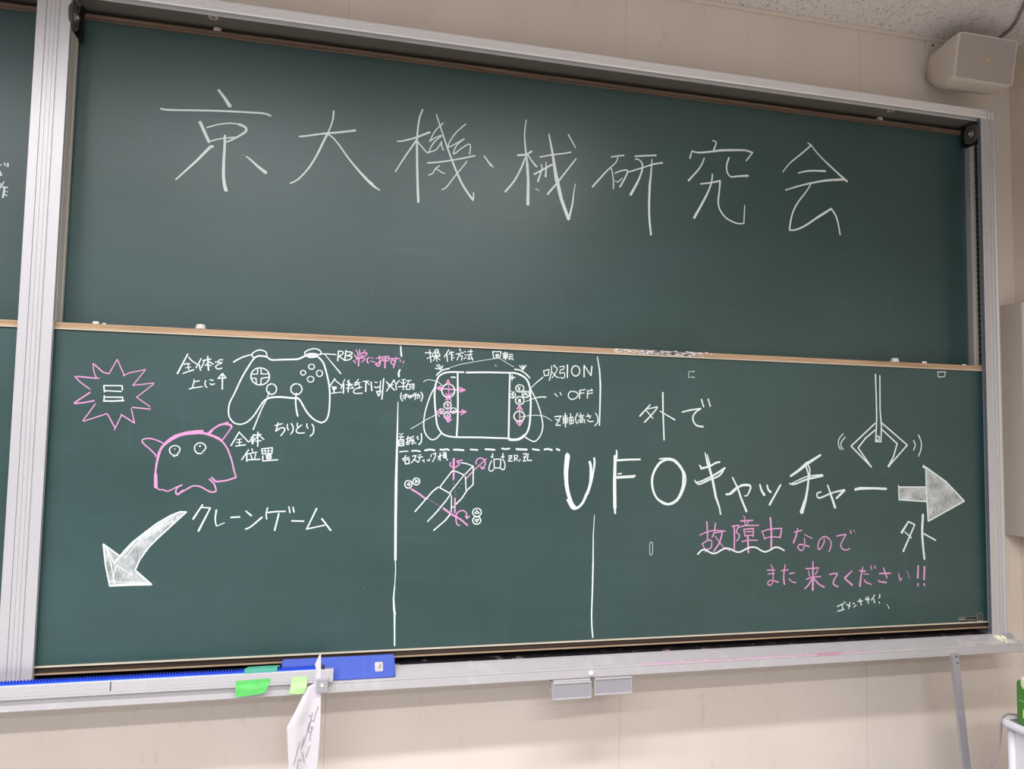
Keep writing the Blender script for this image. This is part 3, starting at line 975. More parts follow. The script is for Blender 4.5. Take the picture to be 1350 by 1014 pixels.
S 3.0 3.0 0 1159.4,884.9 1174.7,901.2
P L chalk_writing w
S 3.0 3.0 0 1177.2,905.2 1172.3,893.2 1165.7,891.7
S 3.0 3.0 0 1169.5,898.4 1184.0,897.5
S 3.4 3.4 0 1182.4,906.7 1179.2,881.5
S 3.4 3.4 0 1185.3,897.6 1197.2,899.2 1194.9,886.0
S 3.0 3.0 0 1190.4,904.3 1187.0,885.7
S 4.1 4.1 1 1199.5,909.9 1207.0,896.9 1201.7,876.9
P L chalk_writing w
S 4.0 4.0 0 583.4,754.2 558.6,707.0
S 4.0 4.0 0 583.5,752.9 614.0,721.2
S 2.8 2.8 0 575.6,727.3 592.0,731.1
S 2.8 2.8 0 574.7,717.9 593.7,719.6
S 3.7 3.7 0 584.4,730.1 586.0,708.8
S 4.0 4.0 0 573.9,705.9 605.5,710.9
P L chalk_writing w
S 3.1 3.1 0 632.3,747.1 616.6,719.9
S 4.0 4.0 0 623.6,737.5 627.7,713.4
S 3.4 3.4 0 631.3,737.6 629.6,716.1
S 3.4 3.4 0 627.3,742.9 655.4,747.5
S 4.4 4.4 0 644.0,755.4 645.4,705.6
S 3.1 3.1 0 642.8,740.5 631.8,724.2
S 3.5 3.5 0 646.4,746.0 665.1,729.6
S 3.1 3.1 0 637.0,722.9 656.2,725.9
P L chalk_writing w
S 3.7 3.7 0 616.4,694.5 594.8,659.4
S 4.3 4.3 0 610.3,685.0 612.0,654.3
S 3.4 3.4 0 626.4,698.6 629.4,687.9
S 3.7 3.7 0 614.4,679.7 643.6,686.8
S 3.4 3.4 0 623.4,677.1 629.1,662.5
S 3.4 3.4 0 639.9,681.4 636.8,662.5
S 3.8 3.8 0 615.2,659.6 654.8,662.2
P L chalk_writing w
S 3.8 3.8 0 658.6,697.7 661.8,680.3 692.7,682.0 693.3,702.2 658.6,697.7
S 2.8 2.8 0 668.9,697.9 672.1,681.7
S 2.8 2.8 0 680.4,700.7 681.1,681.9
S 2.4 2.4 0 660.2,689.7 692.4,691.4
S 4.1 4.1 0 663.3,673.6 664.0,656.1 713.0,661.2
S 4.4 4.4 0 674.9,675.0 677.9,663.0 690.8,665.8 689.0,677.9 674.9,675.0
S 2.8 2.8 0 681.1,681.9 683.0,664.4
S 2.8 2.8 0 676.4,669.7 689.3,671.2
P L chalk_writing w
S 3.5 3.5 1 699.6,778.1 712.4,782.4 724.0,785.4
S 4.1 4.1 1 709.6,787.8 706.3,771.5 702.9,759.2 718.1,770.3 729.8,770.6 731.5,761.1 720.3,744.1
P L chalk_writing w
S 3.8 3.8 1 740.6,784.4 740.1,774.9 744.5,763.5
S 4.1 4.1 1 752.8,787.4 759.8,773.9 759.0,760.3 752.8,750.1
P L chalk_writing w
S 3.5 3.5 1 773.8,789.2 774.2,776.9 780.9,774.3
S 3.8 3.8 1 788.5,782.7 774.4,770.1 770.8,760.5 779.0,753.8 798.7,755.6
P L chalk_writing w
S 3.8 3.8 1 805.6,787.2 805.9,777.6 810.1,771.4
S 4.2 4.2 1 822.9,786.2 829.1,773.9 827.9,754.7 817.7,743.6
P L chalk_creature_drawing p
S 8.0 8.0 1 329.7,659.8 337.6,691.3 357.6,718.8 386.2,739.4 420.8,747.8 458.7,749.4 489.0,742.7 514.1,732.9 528.3,723.0
S 7.4 7.4 1 340.0,697.1 365.5,723.2 399.4,743.9 431.5,751.8 466.7,755.3
S 7.0 7.0 1 355.0,717.3 383.6,737.9 420.8,749.5 453.3,748.4 483.5,745.5 519.8,728.7
S 5.9 5.9 1 350.1,708.6 378.6,729.2 410.3,742.7 448.0,746.3
S 5.4 4.9 1 528.3,723.0 545.8,699.9 558.0,671.0 564.2,653.6 570.8,627.4 579.7,599.8
S 5.4 5.4 0 578.8,599.8 550.2,589.5 516.1,585.1 500.5,599.4
S 4.8 4.8 1 493.9,593.6 508.1,580.7 515.6,563.4 516.0,553.3 502.5,550.4 485.9,557.6 469.1,567.6 452.7,571.3 439.3,569.0 418.3,556.1 397.5,543.2
S 5.8 5.8 0 413.0,556.1 397.5,541.8 390.6,547.5
S 4.2 4.2 1 390.6,546.7 391.5,557.5 396.5,566.1 409.5,574.1
S 3.9 3.9 1 409.5,574.1 393.7,567.5 378.1,558.9 363.7,553.2 351.5,558.0 338.2,558.9 329.8,568.8
S 6.8 5.8 0 329.6,662.7 325.8,628.4 324.3,602.8
S 10.3 10.3 0 325.9,608.5 328.6,565.9
Q horn p
S 4.1 4.1 1 343.2,712.8 322.9,722.5 301.5,727.3 284.4,724.7 279.5,717.5 289.3,704.9 303.0,693.7 325.2,671.2
S 4.2 4.2 0 323.9,669.7 321.4,668.3
Q horn p
S 5.4 5.4 1 483.4,747.8 499.2,761.8 517.9,775.3 546.4,786.1
S 6.0 7.1 1 515.1,775.2 534.2,780.0 553.7,777.5 558.2,768.8
S 4.3 3.7 0 558.2,768.8 530.9,725.9
S 3.7 3.7 0 488.9,745.6 498.0,757.4
S 5.4 5.4 0 531.4,781.4 550.9,777.4
Q eye w
S 3.6 3.6 1 385.2,670.4 370.2,677.4 365.0,691.7 371.8,701.8 385.0,704.9 396.1,697.8 396.6,686.4 389.0,674.8 381.2,668.9 373.0,674.6
S 3.0 3.0 0 382.4,673.3 391.8,671.9
S 2.7 2.7 0 379.3,694.2 382.9,692.5
Q eye w
S 3.7 3.7 1 468.4,680.9 453.5,679.9 443.5,692.7 445.6,707.2 458.8,715.5 472.6,710.5 478.6,699.0 469.6,685.0
S 4.8 4.8 0 458.8,703.1 461.2,705.1
P L chalk_arrow w
F 0.0 0.0 0 178.6,382.0 227.2,344.9 242.7,359.2 302.4,418.1 339.5,447.1 379.8,471.9 407.1,485.1 426.7,484.1 389.3,446.7 341.7,398.5 315.6,369.6 290.1,329.2 278.0,297.4 329.3,248.1 203.7,248.7 188.6,313.9
S 4.6 4.6 0 203.6,250.2 188.6,313.9 178.6,382.0 227.2,344.4
S 5.2 5.2 0 213.7,319.1 242.7,359.2 265.8,386.4 302.4,418.1 339.4,448.6 379.8,473.4 407.1,485.1 426.7,484.1
S 4.7 4.7 0 426.7,484.1 389.3,446.7 341.7,398.5 315.6,369.6 290.1,329.2 278.1,296.0
S 4.7 4.7 0 278.1,296.0 329.3,249.0
S 5.1 5.1 0 329.8,248.1 266.8,248.4 203.8,247.3
S 2.9 2.9 0 185.5,377.5 204.3,319.3 218.2,252.6
S 2.9 2.9 0 191.4,365.8 212.2,322.1
S 2.6 2.6 0 235.6,339.0 276.3,393.6 339.9,436.8 393.6,474.8
S 2.6 2.6 0 243.9,333.0 292.3,399.2 356.2,442.5
S 2.7 2.7 0 303.3,399.1 383.4,454.1
S 2.6 2.6 0 212.4,261.4 220.7,313.2 270.7,280.2
S 2.9 2.9 0 283.9,288.6 318.0,257.2
S 2.6 2.6 0 228.9,252.3 320.9,252.7
S 2.3 2.3 0 204.4,261.7 309.9,254.5
P L chalk_writing w
S 4.8 5.8 0 476.7,508.5 448.7,460.8
S 4.2 4.2 0 473.6,499.2 502.0,497.2
S 4.8 6.9 0 501.3,497.2 467.0,420.8
P L chalk_writing w
S 5.4 3.7 1 520.8,490.3 518.5,459.6 523.1,436.3
S 2.7 2.7 0 523.1,436.3 548.7,447.3
P L chalk_writing w
S 4.9 4.9 0 567.7,465.2 596.5,466.5
P L chalk_writing w
S 4.3 6.0 0 614.9,486.4 633.7,470.8
S 4.3 6.0 1 616.2,425.5 634.0,434.0 668.6,465.2
P L chalk_writing w
S 4.3 4.3 1 685.7,497.1 681.7,477.3 684.2,459.0
S 4.9 4.9 0 686.3,481.1 712.7,484.0 744.2,484.6
S 5.5 5.5 0 723.4,477.1 711.4,419.9
S 4.4 4.4 0 755.5,500.6 760.0,479.9
S 4.4 4.4 0 769.0,498.7 773.4,481.4
P L chalk_writing w
S 5.0 5.0 0 766.6,451.9 807.0,450.7
P L chalk_writing w
S 5.0 5.0 0 848.8,494.5 817.3,423.3
S 4.4 4.4 0 816.2,423.4 877.3,436.2
S 5.6 5.6 0 867.1,458.8 898.9,417.8
P L chalk_divider_line w
S 4.7 6.5 1 1122.8,1073.7 1124.2,1054.2 1126.8,1037.0
P L chalk_divider_line w
S 5.9 7.1 1 1122.4,988.2 1118.4,976.1 1119.9,963.2
P L chalk_divider_line w
S 2.6 9.3 0 1118.7,871.8 1119.6,738.9 1119.8,599.4
S 9.2 8.7 0 1119.8,599.4 1121.8,460.7 1125.1,312.0
S 2.9 2.9 0 1125.0,313.8 1127.0,277.2 1125.1,213.4
S 3.9 7.5 0 1124.9,218.0 1122.4,177.1 1125.3,140.7 1128.6,122.5
S 6.3 4.5 0 1127.6,122.5 1130.7,13.9
P L chalk_divider_line w
S 2.3 5.7 0 1869.0,465.3 1865.1,389.7 1865.7,289.2
S 6.3 5.0 1 1865.7,289.2 1864.3,189.2 1862.1,99.6 1863.8,50.0 1868.0,10.1
P L chalk_divider_line w
S 3.7 6.5 0 1873.7,1067.0 1883.3,1014.9 1887.3,956.8
S 6.5 5.1 0 1887.3,956.8 1886.5,879.4 1884.9,804.1
P L chalk_writing w
S 3.8 3.8 0 1211.7,1053.4 1235.7,1053.6
S 3.8 3.8 0 1227.4,1064.7 1233.9,1019.6
S 3.4 3.4 0 1218.9,1032.4 1234.7,1039.7
S 3.8 3.8 1 1246.2,1062.9 1255.4,1067.3 1259.6,1059.5 1247.6,1057.6 1246.2,1062.9
S 3.4 3.4 1 1238.5,1047.9 1245.0,1054.8 1250.6,1045.7 1240.0,1041.2 1238.5,1047.9
S 3.4 3.4 1 1253.2,1049.8 1259.7,1055.5 1265.3,1047.7 1256.0,1043.3 1253.2,1049.8
S 3.4 3.4 0 1242.7,1038.7 1266.7,1043.7
S 3.4 3.4 0 1253.3,1043.1 1255.2,1023.2
S 3.0 3.0 0 1250.8,1037.7 1241.7,1025.3
S 3.0 3.0 0 1256.1,1037.9 1267.1,1029.0
P L chalk_writing w
S 3.8 3.8 0 1298.4,1067.9 1281.6,1040.3
S 4.1 4.1 0 1290.6,1055.5 1294.1,1024.8
S 3.4 3.4 0 1306.7,1062.9 1298.9,1050.5
S 3.4 3.4 0 1301.4,1055.9 1317.5,1060.7
S 4.1 4.1 0 1308.1,1057.6 1310.2,1029.4
S 2.7 2.7 0 1311.1,1048.3 1316.4,1049.9
S 2.7 2.7 0 1311.3,1038.9 1319.4,1040.0
P L chalk_writing w
S 3.8 3.8 0 1337.6,1075.0 1341.9,1064.4
S 3.8 3.8 0 1325.9,1053.0 1352.9,1059.5
S 3.4 3.4 0 1339.3,1056.2 1329.1,1031.6
S 3.5 3.5 0 1338.2,1048.1 1349.1,1047.2 1345.4,1030.9
P L chalk_writing w
S 3.5 3.5 0 1355.5,1065.0 1361.0,1062.6
S 3.1 3.1 0 1357.1,1053.0 1361.3,1050.4
S 3.5 3.5 0 1354.8,1036.7 1364.1,1043.8
S 3.8 3.8 0 1369.1,1064.3 1386.9,1066.4
S 3.8 3.8 0 1379.9,1072.9 1380.3,1052.6
S 3.8 3.8 0 1365.3,1052.0 1385.8,1054.2
S 3.5 3.5 0 1377.6,1051.1 1369.8,1036.0 1387.4,1040.7
S 3.5 3.5 0 1381.8,1047.3 1389.0,1032.7
P L chalk_writing w
S 3.9 3.9 0 1462.6,1069.8 1467.3,1042.7
S 3.9 3.9 0 1462.7,1068.4 1494.6,1069.8 1489.5,1045.0
S 3.1 3.1 0 1468.7,1043.6 1489.5,1045.6
S 4.9 4.9 0 1475.4,1058.0 1483.7,1058.4 1482.5,1050.2 1476.9,1049.9 1475.4,1058.0
P L chalk_writing w
S 3.5 3.5 0 1500.3,1063.2 1521.3,1065.5
S 3.5 3.5 0 1503.2,1057.9 1518.6,1059.9 1517.4,1050.3 1504.8,1049.8 1503.2,1057.9
S 3.9 3.9 0 1510.0,1069.1 1512.0,1039.1
S 3.1 3.1 0 1502.1,1045.5 1520.2,1047.7
S 2.7 2.7 0 1504.7,1053.8 1517.3,1054.9
S 3.5 3.5 0 1524.2,1060.1 1538.2,1062.1
S 3.5 3.5 0 1522.9,1053.3 1541.1,1055.4
S 3.5 3.5 0 1531.3,1053.6 1524.5,1042.4 1539.9,1045.8
S 3.2 3.2 0 1537.0,1048.4 1542.0,1040.4
P L chalk_handheld_console_drawing w
S 6.0 6.0 1 1355.0,987.4 1332.5,987.3 1302.7,986.1 1280.5,980.9 1264.1,969.2 1257.1,954.2 1252.0,935.6
S 6.6 5.4 1 1252.7,937.5 1249.8,906.2 1251.8,869.5 1256.5,829.4 1261.0,796.5 1270.7,774.8 1285.9,758.6 1308.3,751.7 1332.5,749.6
S 6.1 6.1 0 1332.5,749.6 1428.2,750.1 1531.2,748.2
S 6.0 6.0 0 1332.6,984.7 1336.1,882.9 1336.7,809.2 1334.3,749.6
S 6.2 6.2 0 1364.5,987.0 1445.9,990.8 1530.4,992.0
S 6.2 6.2 0 1529.7,992.0 1529.3,888.5 1529.3,748.1
S 6.3 6.9 1 1530.4,992.0 1553.7,991.0 1581.2,980.7 1597.1,966.1 1605.2,947.4 1609.4,932.4
S 6.9 6.9 1 1608.6,932.4 1612.1,887.1 1611.1,834.2 1607.9,796.4 1598.6,769.9 1585.2,756.6
S 9.3 9.3 1 1589.0,758.5 1569.9,746.9 1550.6,743.6 1531.3,744.4
S 4.4 4.4 1 1252.1,932.0 1238.0,905.8 1226.0,872.5 1216.1,832.0 1213.3,795.5 1217.7,766.5 1231.0,746.7 1245.9,738.6 1262.3,745.4 1278.4,764.0
S 4.3 4.3 1 1607.8,938.0 1624.0,910.1 1640.3,876.5 1652.7,838.9 1660.4,801.3 1655.8,771.0 1642.4,748.1 1626.9,738.5 1607.3,745.7 1589.6,756.6
S 3.1 3.1 0 1583.6,764.0 1595.5,753.0
Q shoulder_line w
S 4.8 4.8 1 1254.8,972.5 1265.6,984.0 1280.2,993.8 1301.6,999.4
Q shoulder_line w
S 5.0 5.0 1 1547.6,1005.9 1569.1,1002.9 1588.8,992.3 1606.7,975.9
Q chalk_arrow w
S 4.1 4.1 0 1249.7,998.2 1270.9,995.3
S 3.4 3.4 0 1253.8,1011.2 1269.7,996.0
S 3.4 3.4 0 1261.9,1013.4 1272.6,1000.9
S 3.4 3.4 0 1277.9,1009.6 1272.7,996.1
Q chalk_arrow w
S 4.3 4.3 0 1566.8,1019.9 1578.8,1005.2
S 3.6 3.6 0 1576.5,1022.2 1579.9,1009.0
S 3.6 3.6 0 1584.3,1022.5 1579.9,1007.1
S 3.6 3.6 0 1592.2,1022.8 1580.7,1006.4
Q minus_sign w
S 4.8 4.8 0 1308.7,967.8 1324.8,967.7
Q plus_sign w
S 4.6 4.6 0 1530.8,974.3 1549.4,975.7
S 4.6 4.6 0 1538.4,983.6 1538.7,965.9
Q thumbstick_circle w
S 4.4 4.4 1 1303.2,942.2 1313.0,938.3 1320.1,930.4 1323.2,920.1 1321.7,909.3 1315.8,900.3 1306.8,894.8 1296.4,893.9 1286.7,897.8 1279.6,905.7 1276.5,916.0 1278.0,926.7 1283.9,935.7 1292.9,941.2 1303.2,942.2
Q thumbstick_circle w
S 4.6 4.6 1 1571.4,849.9 1579.8,846.9 1585.9,840.8 1588.5,832.8 1587.1,824.5 1582.0,817.6 1574.2,813.4 1565.2,812.7 1556.9,815.7 1550.8,821.8 1548.2,829.8 1549.6,838.1 1554.7,845.0 1562.5,849.2 1571.4,849.9
Q button_circle w
S 3.8 3.8 1 1300.1,876.6 1305.7,874.7 1309.7,870.7 1311.5,865.6 1310.6,860.2 1307.2,855.7 1302.1,853.0 1296.2,852.5 1290.6,854.5 1286.6,858.4 1284.8,863.5 1285.7,868.9 1289.1,873.4 1294.2,876.1 1300.1,876.6
S 3.4 3.4 0 1292.5,867.0 1303.7,865.4 1298.2,861.6
Q button_circle w
S 3.8 3.8 1 1277.9,851.4 1281.9,850.0 1284.8,847.1 1286.0,843.4 1285.4,839.5 1283.0,836.3 1279.3,834.3 1275.0,834.0 1271.1,835.4 1268.1,838.2 1266.9,842.0 1267.5,845.8 1269.9,849.1 1273.6,851.1 1277.9,851.4
S 3.4 3.4 0 1273.5,842.6 1279.4,841.7
Q button_circle w
S 3.8 3.8 1 1321.7,855.8 1326.0,854.3 1329.2,851.2 1330.5,847.1 1329.9,842.9 1327.2,839.4 1323.2,837.2 1318.6,836.9 1314.3,838.4 1311.1,841.5 1309.8,845.6 1310.4,849.8 1313.1,853.3 1317.1,855.5 1321.7,855.8
S 4.1 4.1 0 1318.0,843.7 1323.2,845.0
Q button_circle w
S 3.8 3.8 1 1299.2,838.3 1303.8,836.4 1307.2,832.6 1308.7,827.6 1308.0,822.4 1305.2,818.1 1300.9,815.5 1296.0,815.1 1291.4,817.0 1288.0,820.8 1286.5,825.8 1287.2,831.0 1290.0,835.3 1294.3,837.9 1299.2,838.3
S 3.0 3.0 0 1295.3,828.5 1301.0,824.9 1296.2,823.0
Q button_circle w
S 4.3 4.3 1 1571.1,948.5 1577.6,946.4 1582.4,942.1 1584.4,936.5 1583.3,930.6 1579.3,925.7 1573.2,922.6 1566.2,922.1 1559.7,924.1 1555.0,928.4 1553.0,934.0 1554.1,939.9 1558.0,944.9 1564.1,947.9 1571.1,948.5
S 3.9 3.9 0 1561.5,939.9 1569.8,927.5
S 3.2 3.2 0 1570.6,941.2 1562.8,928.2
Q button_circle w
S 4.2 4.2 1 1532.9,912.6 1531.0,904.8 1538.1,900.1 1548.2,901.4 1553.0,908.4 1549.9,916.1
S 3.9 3.9 0 1537.7,923.5 1542.8,916.8 1544.2,896.4
S 3.1 3.1 0 1548.8,922.9 1542.8,916.8
S 3.1 3.1 0 1536.9,914.7 1543.1,905.1
Q button_circle w
S 4.3 4.3 1 1594.5,924.8 1600.1,923.0 1604.3,919.3 1606.1,914.5 1605.1,909.5 1601.6,905.3 1596.3,902.7 1590.2,902.2 1584.5,904.0 1580.4,907.6 1578.6,912.5 1579.5,917.5 1583.0,921.7 1588.3,924.3 1594.5,924.8
S 3.5 3.5 0 1584.3,910.3 1591.2,921.3 1601.6,905.9
S 2.8 2.8 0 1586.3,912.3 1596.4,912.6
Q button_circle w
S 4.3 4.3 1 1572.0,904.2 1578.9,901.9 1583.9,897.2 1586.0,891.0 1584.9,884.5 1580.7,879.1 1574.3,875.8 1567.0,875.2 1560.1,877.5 1555.2,882.3 1553.0,888.5 1554.2,894.9 1558.3,900.3 1564.7,903.7 1572.0,904.2
S 3.9 3.9 0 1565.6,882.4 1566.4,894.1 1572.5,893.3 1568.5,888.3 1573.6,886.5 1569.6,881.5
Q direction_arrow p
S 5.5 5.5 0 1260.2,925.7 1357.4,921.1
S 3.8 3.8 0 1273.1,935.9 1258.0,925.6 1275.8,916.3
S 3.0 3.0 0 1261.3,925.7 1272.1,930.4 1273.5,918.5 1262.4,925.1
S 4.2 4.2 0 1339.4,931.5 1362.9,922.4 1343.1,914.1
S 3.1 3.1 0 1357.4,921.1 1343.0,919.6
Q direction_arrow p
S 3.0 3.0 0 1300.1,954.3 1302.2,896.4
S 4.5 4.5 0 1291.6,943.1 1297.9,957.5 1306.0,940.3 1293.8,944.2
S 4.4 4.4 0 1291.3,908.1 1299.3,896.3 1316.6,911.1
S 4.8 4.8 0 1295.9,899.5 1308.1,897.7
Q direction_arrow p
S 5.4 5.4 0 1257.9,839.7 1365.9,842.4
S 4.1 4.1 0 1276.3,851.0 1258.0,838.6 1270.4,822.6
S 3.4 3.4 0 1263.3,842.0 1275.3,846.6
S 4.1 4.1 0 1350.1,849.6 1368.1,842.9 1347.2,831.0
Q direction_arrow p
S 4.8 4.8 0 1297.9,893.0 1300.8,808.1
S 4.1 4.1 0 1289.7,883.0 1297.2,894.1 1309.5,884.6
S 3.4 3.4 0 1307.1,894.4 1311.9,875.9
S 4.8 4.8 0 1287.9,824.1 1301.5,803.8 1314.5,814.9
S 5.4 5.4 0 1291.2,823.1 1306.7,819.1 1301.5,805.9 1295.6,821.0 1304.4,823.4
Q direction_arrow p
S 4.6 4.6 0 1569.2,872.7 1571.4,795.7
S 5.6 5.6 0 1560.6,857.4 1568.1,871.9 1580.0,854.1
S 4.9 4.9 0 1563.1,865.0 1572.0,867.1
S 4.6 4.6 0 1557.6,810.4 1570.6,795.6 1582.7,812.8 1567.3,808.7
Q pointer_line w
S 2.2 2.2 1 1208.4,946.8 1220.2,954.8 1237.6,954.7 1255.2,950.6 1268.5,943.4 1280.8,934.0
Q pointer_line w
S 2.2 2.2 0 1166.5,776.1 1196.2,793.9 1221.7,810.6 1256.0,828.8
Q pointer_line w
S 1.8 1.8 0 1302.7,1002.3 1340.3,1015.9 1416.4,1032.5 1471.5,1042.9
S 1.8 1.8 0 1472.0,1018.4 1479.0,1015.2
Q pointer_line w
S 1.8 1.8 0 1491.0,1043.7 1519.2,1027.1 1544.7,1015.0
Q pointer_line w
S 2.3 3.9 1 1602.2,924.6 1623.3,949.9 1658.3,980.4
Q pointer_line w
S 2.3 4.6 1 1591.2,886.5 1616.4,896.6 1643.7,904.6 1671.3,905.8
Q pointer_line w
S 2.3 2.3 1 1572.7,827.6 1601.8,833.9 1633.1,836.6 1664.6,833.5 1694.5,817.9
P L chalk_writing w
S 3.6 3.6 0 1659.9,1004.2 1664.4,985.6 1679.7,988.8 1680.7,1010.4 1659.9,1004.2
S 3.6 3.6 1 1690.3,1024.2 1690.7,1000.0 1682.8,968.8
S 3.2 3.2 1 1697.3,1023.1 1704.3,1027.4 1705.8,1019.4 1714.3,1014.3 1703.4,992.4 1693.8,978.6
S 3.6 3.6 0 1694.9,1000.1 1710.5,983.2 1721.8,980.9
P L chalk_writing w
S 3.6 3.6 1 1722.6,1021.4 1739.5,1024.8 1738.2,1013.9 1727.0,1010.8
S 3.6 3.6 1 1727.0,1010.8 1724.4,997.2 1741.2,1000.5 1742.9,985.7 1734.5,978.7 1727.4,982.5
S 5.1 5.1 0 1753.5,1030.7 1754.2,982.1
P L chalk_writing w
S 4.4 4.4 1 1789.5,1028.4 1796.3,1025.3 1801.3,1019.0 1803.4,1010.7 1802.3,1002.1 1798.1,994.8 1791.8,990.4 1784.4,989.7 1777.6,992.8 1772.7,999.1 1770.6,1007.3 1771.7,1015.9 1775.8,1023.2 1782.2,1027.6 1789.5,1028.4
P L chalk_writing w
S 5.1 5.1 0 1820.4,1028.0 1820.9,987.2
S 4.1 4.1 0 1820.3,1032.0 1848.0,993.6
S 4.8 4.8 0 1851.9,1029.2 1848.9,993.6
P L chalk_writing w
S 3.6 3.6 0 1705.3,919.8 1715.9,908.9
S 3.6 3.6 0 1725.4,925.8 1731.2,914.7
P L chalk_writing w
S 4.0 4.0 1 1774.7,931.4 1762.1,925.6 1759.4,910.7 1770.9,900.3 1787.8,904.8 1797.6,917.3 1790.3,927.9 1774.7,930.6
P L chalk_writing w
S 4.4 4.4 0 1804.5,935.1 1803.4,903.9
S 3.7 3.7 0 1804.5,935.1 1827.2,939.3
S 3.6 3.6 0 1806.0,924.3 1821.7,926.1
P L chalk_writing w
S 4.4 4.4 0 1835.8,936.1 1834.8,906.2
S 3.7 3.7 0 1835.8,934.7 1855.9,936.7
S 3.3 3.3 0 1850.1,942.0 1855.9,936.7
S 3.7 3.7 0 1837.4,923.9 1856.0,927.2
P L chalk_writing w
S 4.0 4.0 0 1705.8,832.3 1731.0,836.1 1711.9,800.9 1730.1,801.2
S 3.6 3.6 0 1710.2,823.5 1727.1,815.9
P L chalk_writing w
S 3.2 3.2 0 1738.0,834.9 1756.3,836.7
S 3.6 3.6 0 1739.5,828.2 1756.4,830.0 1756.5,816.5 1741.1,816.2 1739.5,828.2
S 4.3 4.3 0 1747.7,847.2 1749.3,794.9
S 3.2 3.2 0 1738.4,809.4 1758.0,811.7
S 2.8 2.8 0 1741.0,822.1 1755.0,823.2
S 3.2 3.2 0 1763.4,830.1 1766.5,806.0 1780.6,810.4 1778.9,833.2 1763.4,830.1
S 3.6 3.6 0 1768.8,846.4 1773.6,807.5
S 2.8 2.8 0 1765.0,819.4 1779.9,821.1
P L chalk_writing w
S 4.0 4.0 1 1797.1,848.4 1788.8,830.7 1790.4,817.3 1796.2,808.0
P L chalk_writing w
S 3.2 3.2 0 1808.4,848.7 1810.0,840.6
S 3.2 3.2 0 1800.1,837.7 1822.7,841.0
S 3.2 3.2 0 1805.8,833.8 1808.7,828.5 1818.6,830.1 1817.1,835.4 1805.8,833.8
S 3.2 3.2 0 1800.4,812.1 1801.7,822.9 1824.4,824.8 1826.0,811.3
S 3.2 3.2 0 1807.5,812.3 1808.8,819.1 1817.3,819.2 1817.4,813.9 1807.5,812.3
P L chalk_writing w
S 3.3 3.3 0 1831.3,837.1 1851.3,838.9
S 3.6 3.6 0 1836.9,846.7 1847.1,829.4
S 4.0 4.0 1 1835.8,823.7 1845.9,817.2 1860.1,819.4
P L chalk_writing w
S 4.0 4.0 1 1868.4,850.2 1877.1,835.5 1877.4,816.5 1866.1,801.4
P L chalk_writing w
S 3.0 3.0 0 1127.7,759.3 1130.9,753.3
S 3.0 3.0 0 1138.7,760.5 1133.9,752.4
S 3.7 3.7 0 1126.1,746.2 1143.1,747.5
S 3.0 3.0 0 1134.1,745.4 1131.3,738.3
S 4.0 4.0 0 1124.4,736.2 1126.0,714.1
S 4.3 4.3 0 1125.4,735.2 1142.3,737.5 1143.9,716.4 1126.0,714.5
S 3.3 3.3 0 1126.6,728.2 1141.5,730.4
S 3.3 3.3 0 1126.8,721.2 1142.7,723.4
P L chalk_writing w
S 3.3 3.3 0 1151.3,739.6 1164.2,744.9
S 4.0 4.0 0 1158.1,749.8 1154.9,718.6
S 3.0 3.0 0 1150.7,725.6 1162.6,732.8
S 3.3 3.3 0 1164.3,743.9 1179.2,750.2
S 3.3 3.3 0 1167.2,745.9 1160.9,719.7
S 3.0 3.0 0 1168.4,738.9 1178.5,741.1
S 3.3 3.3 0 1166.6,733.8 1180.6,736.1
S 3.3 3.3 0 1172.6,734.9 1172.9,721.9 1179.9,725.0
S 3.3 3.3 0 1175.6,734.0 1187.0,724.1
P L chalk_writing w
S 4.4 4.4 1 1192.4,750.4 1191.5,743.3 1195.7,739.4
S 4.7 4.7 1 1205.2,760.7 1206.7,743.6 1205.1,729.4 1197.2,720.2
P L chalk_divider_dash w
S 4.6 3.3 0 1129.6,693.2 1143.5,695.3 1159.5,696.2
P L chalk_divider_dash w
S 5.3 5.3 0 1172.6,697.1 1187.7,698.5 1202.9,696.1
P L chalk_divider_dash w
S 6.5 6.5 0 1220.0,699.8 1238.2,703.6 1255.6,700.8
P L chalk_divider_dash w
S 6.6 6.6 0 1275.0,703.7 1285.3,702.7 1299.6,705.5 1306.9,702.1
P L chalk_divider_dash w
S 6.6 6.6 0 1324.4,703.8 1340.9,704.0 1361.7,702.3
P L chalk_divider_dash w
S 5.5 5.5 0 1386.1,705.5 1414.0,704.1
P L chalk_divider_dash w
S 6.7 6.7 0 1441.9,707.4 1477.5,705.6
P L chalk_divider_dash w
S 6.2 6.2 0 1504.1,711.1 1516.1,708.4 1534.1,710.4
P L chalk_divider_dash w
S 7.5 7.5 0 1559.6,709.0 1600.4,707.8
P L chalk_divider_dash w
S 6.3 6.3 0 1621.6,709.8 1647.6,706.7
P L chalk_divider_dash w
S 6.9 6.9 0 1667.4,709.3 1682.7,711.6 1698.2,707.4
P L chalk_divider_dash w
S 7.0 7.0 0 1715.1,712.0 1727.5,707.2
P L chalk_writing w
S 3.3 3.3 0 1139.2,669.3 1164.1,674.5
S 3.3 3.3 0 1151.9,681.4 1142.4,662.3
S 4.0 4.0 0 1148.4,664.3 1164.3,668.5 1164.7,652.5 1151.8,650.4 1148.4,662.3
P L chalk_writing w
S 3.7 3.7 0 1175.1,678.7 1189.1,681.2 1182.5,666.7 1172.7,654.6
S 3.7 3.7 0 1181.4,668.7 1195.8,656.8
P L chalk_writing w
S 3.0 3.0 0 1197.2,682.9 1206.2,684.1
S 3.7 3.7 0 1195.4,674.9 1212.5,677.1
S 3.3 3.3 0 1203.4,675.0 1197.9,656.8
P L chalk_writing w
S 2.6 2.6 0 1218.8,667.1 1210.9,662.0
S 3.0 3.0 0 1215.9,664.0 1219.1,657.0
P L chalk_writing w
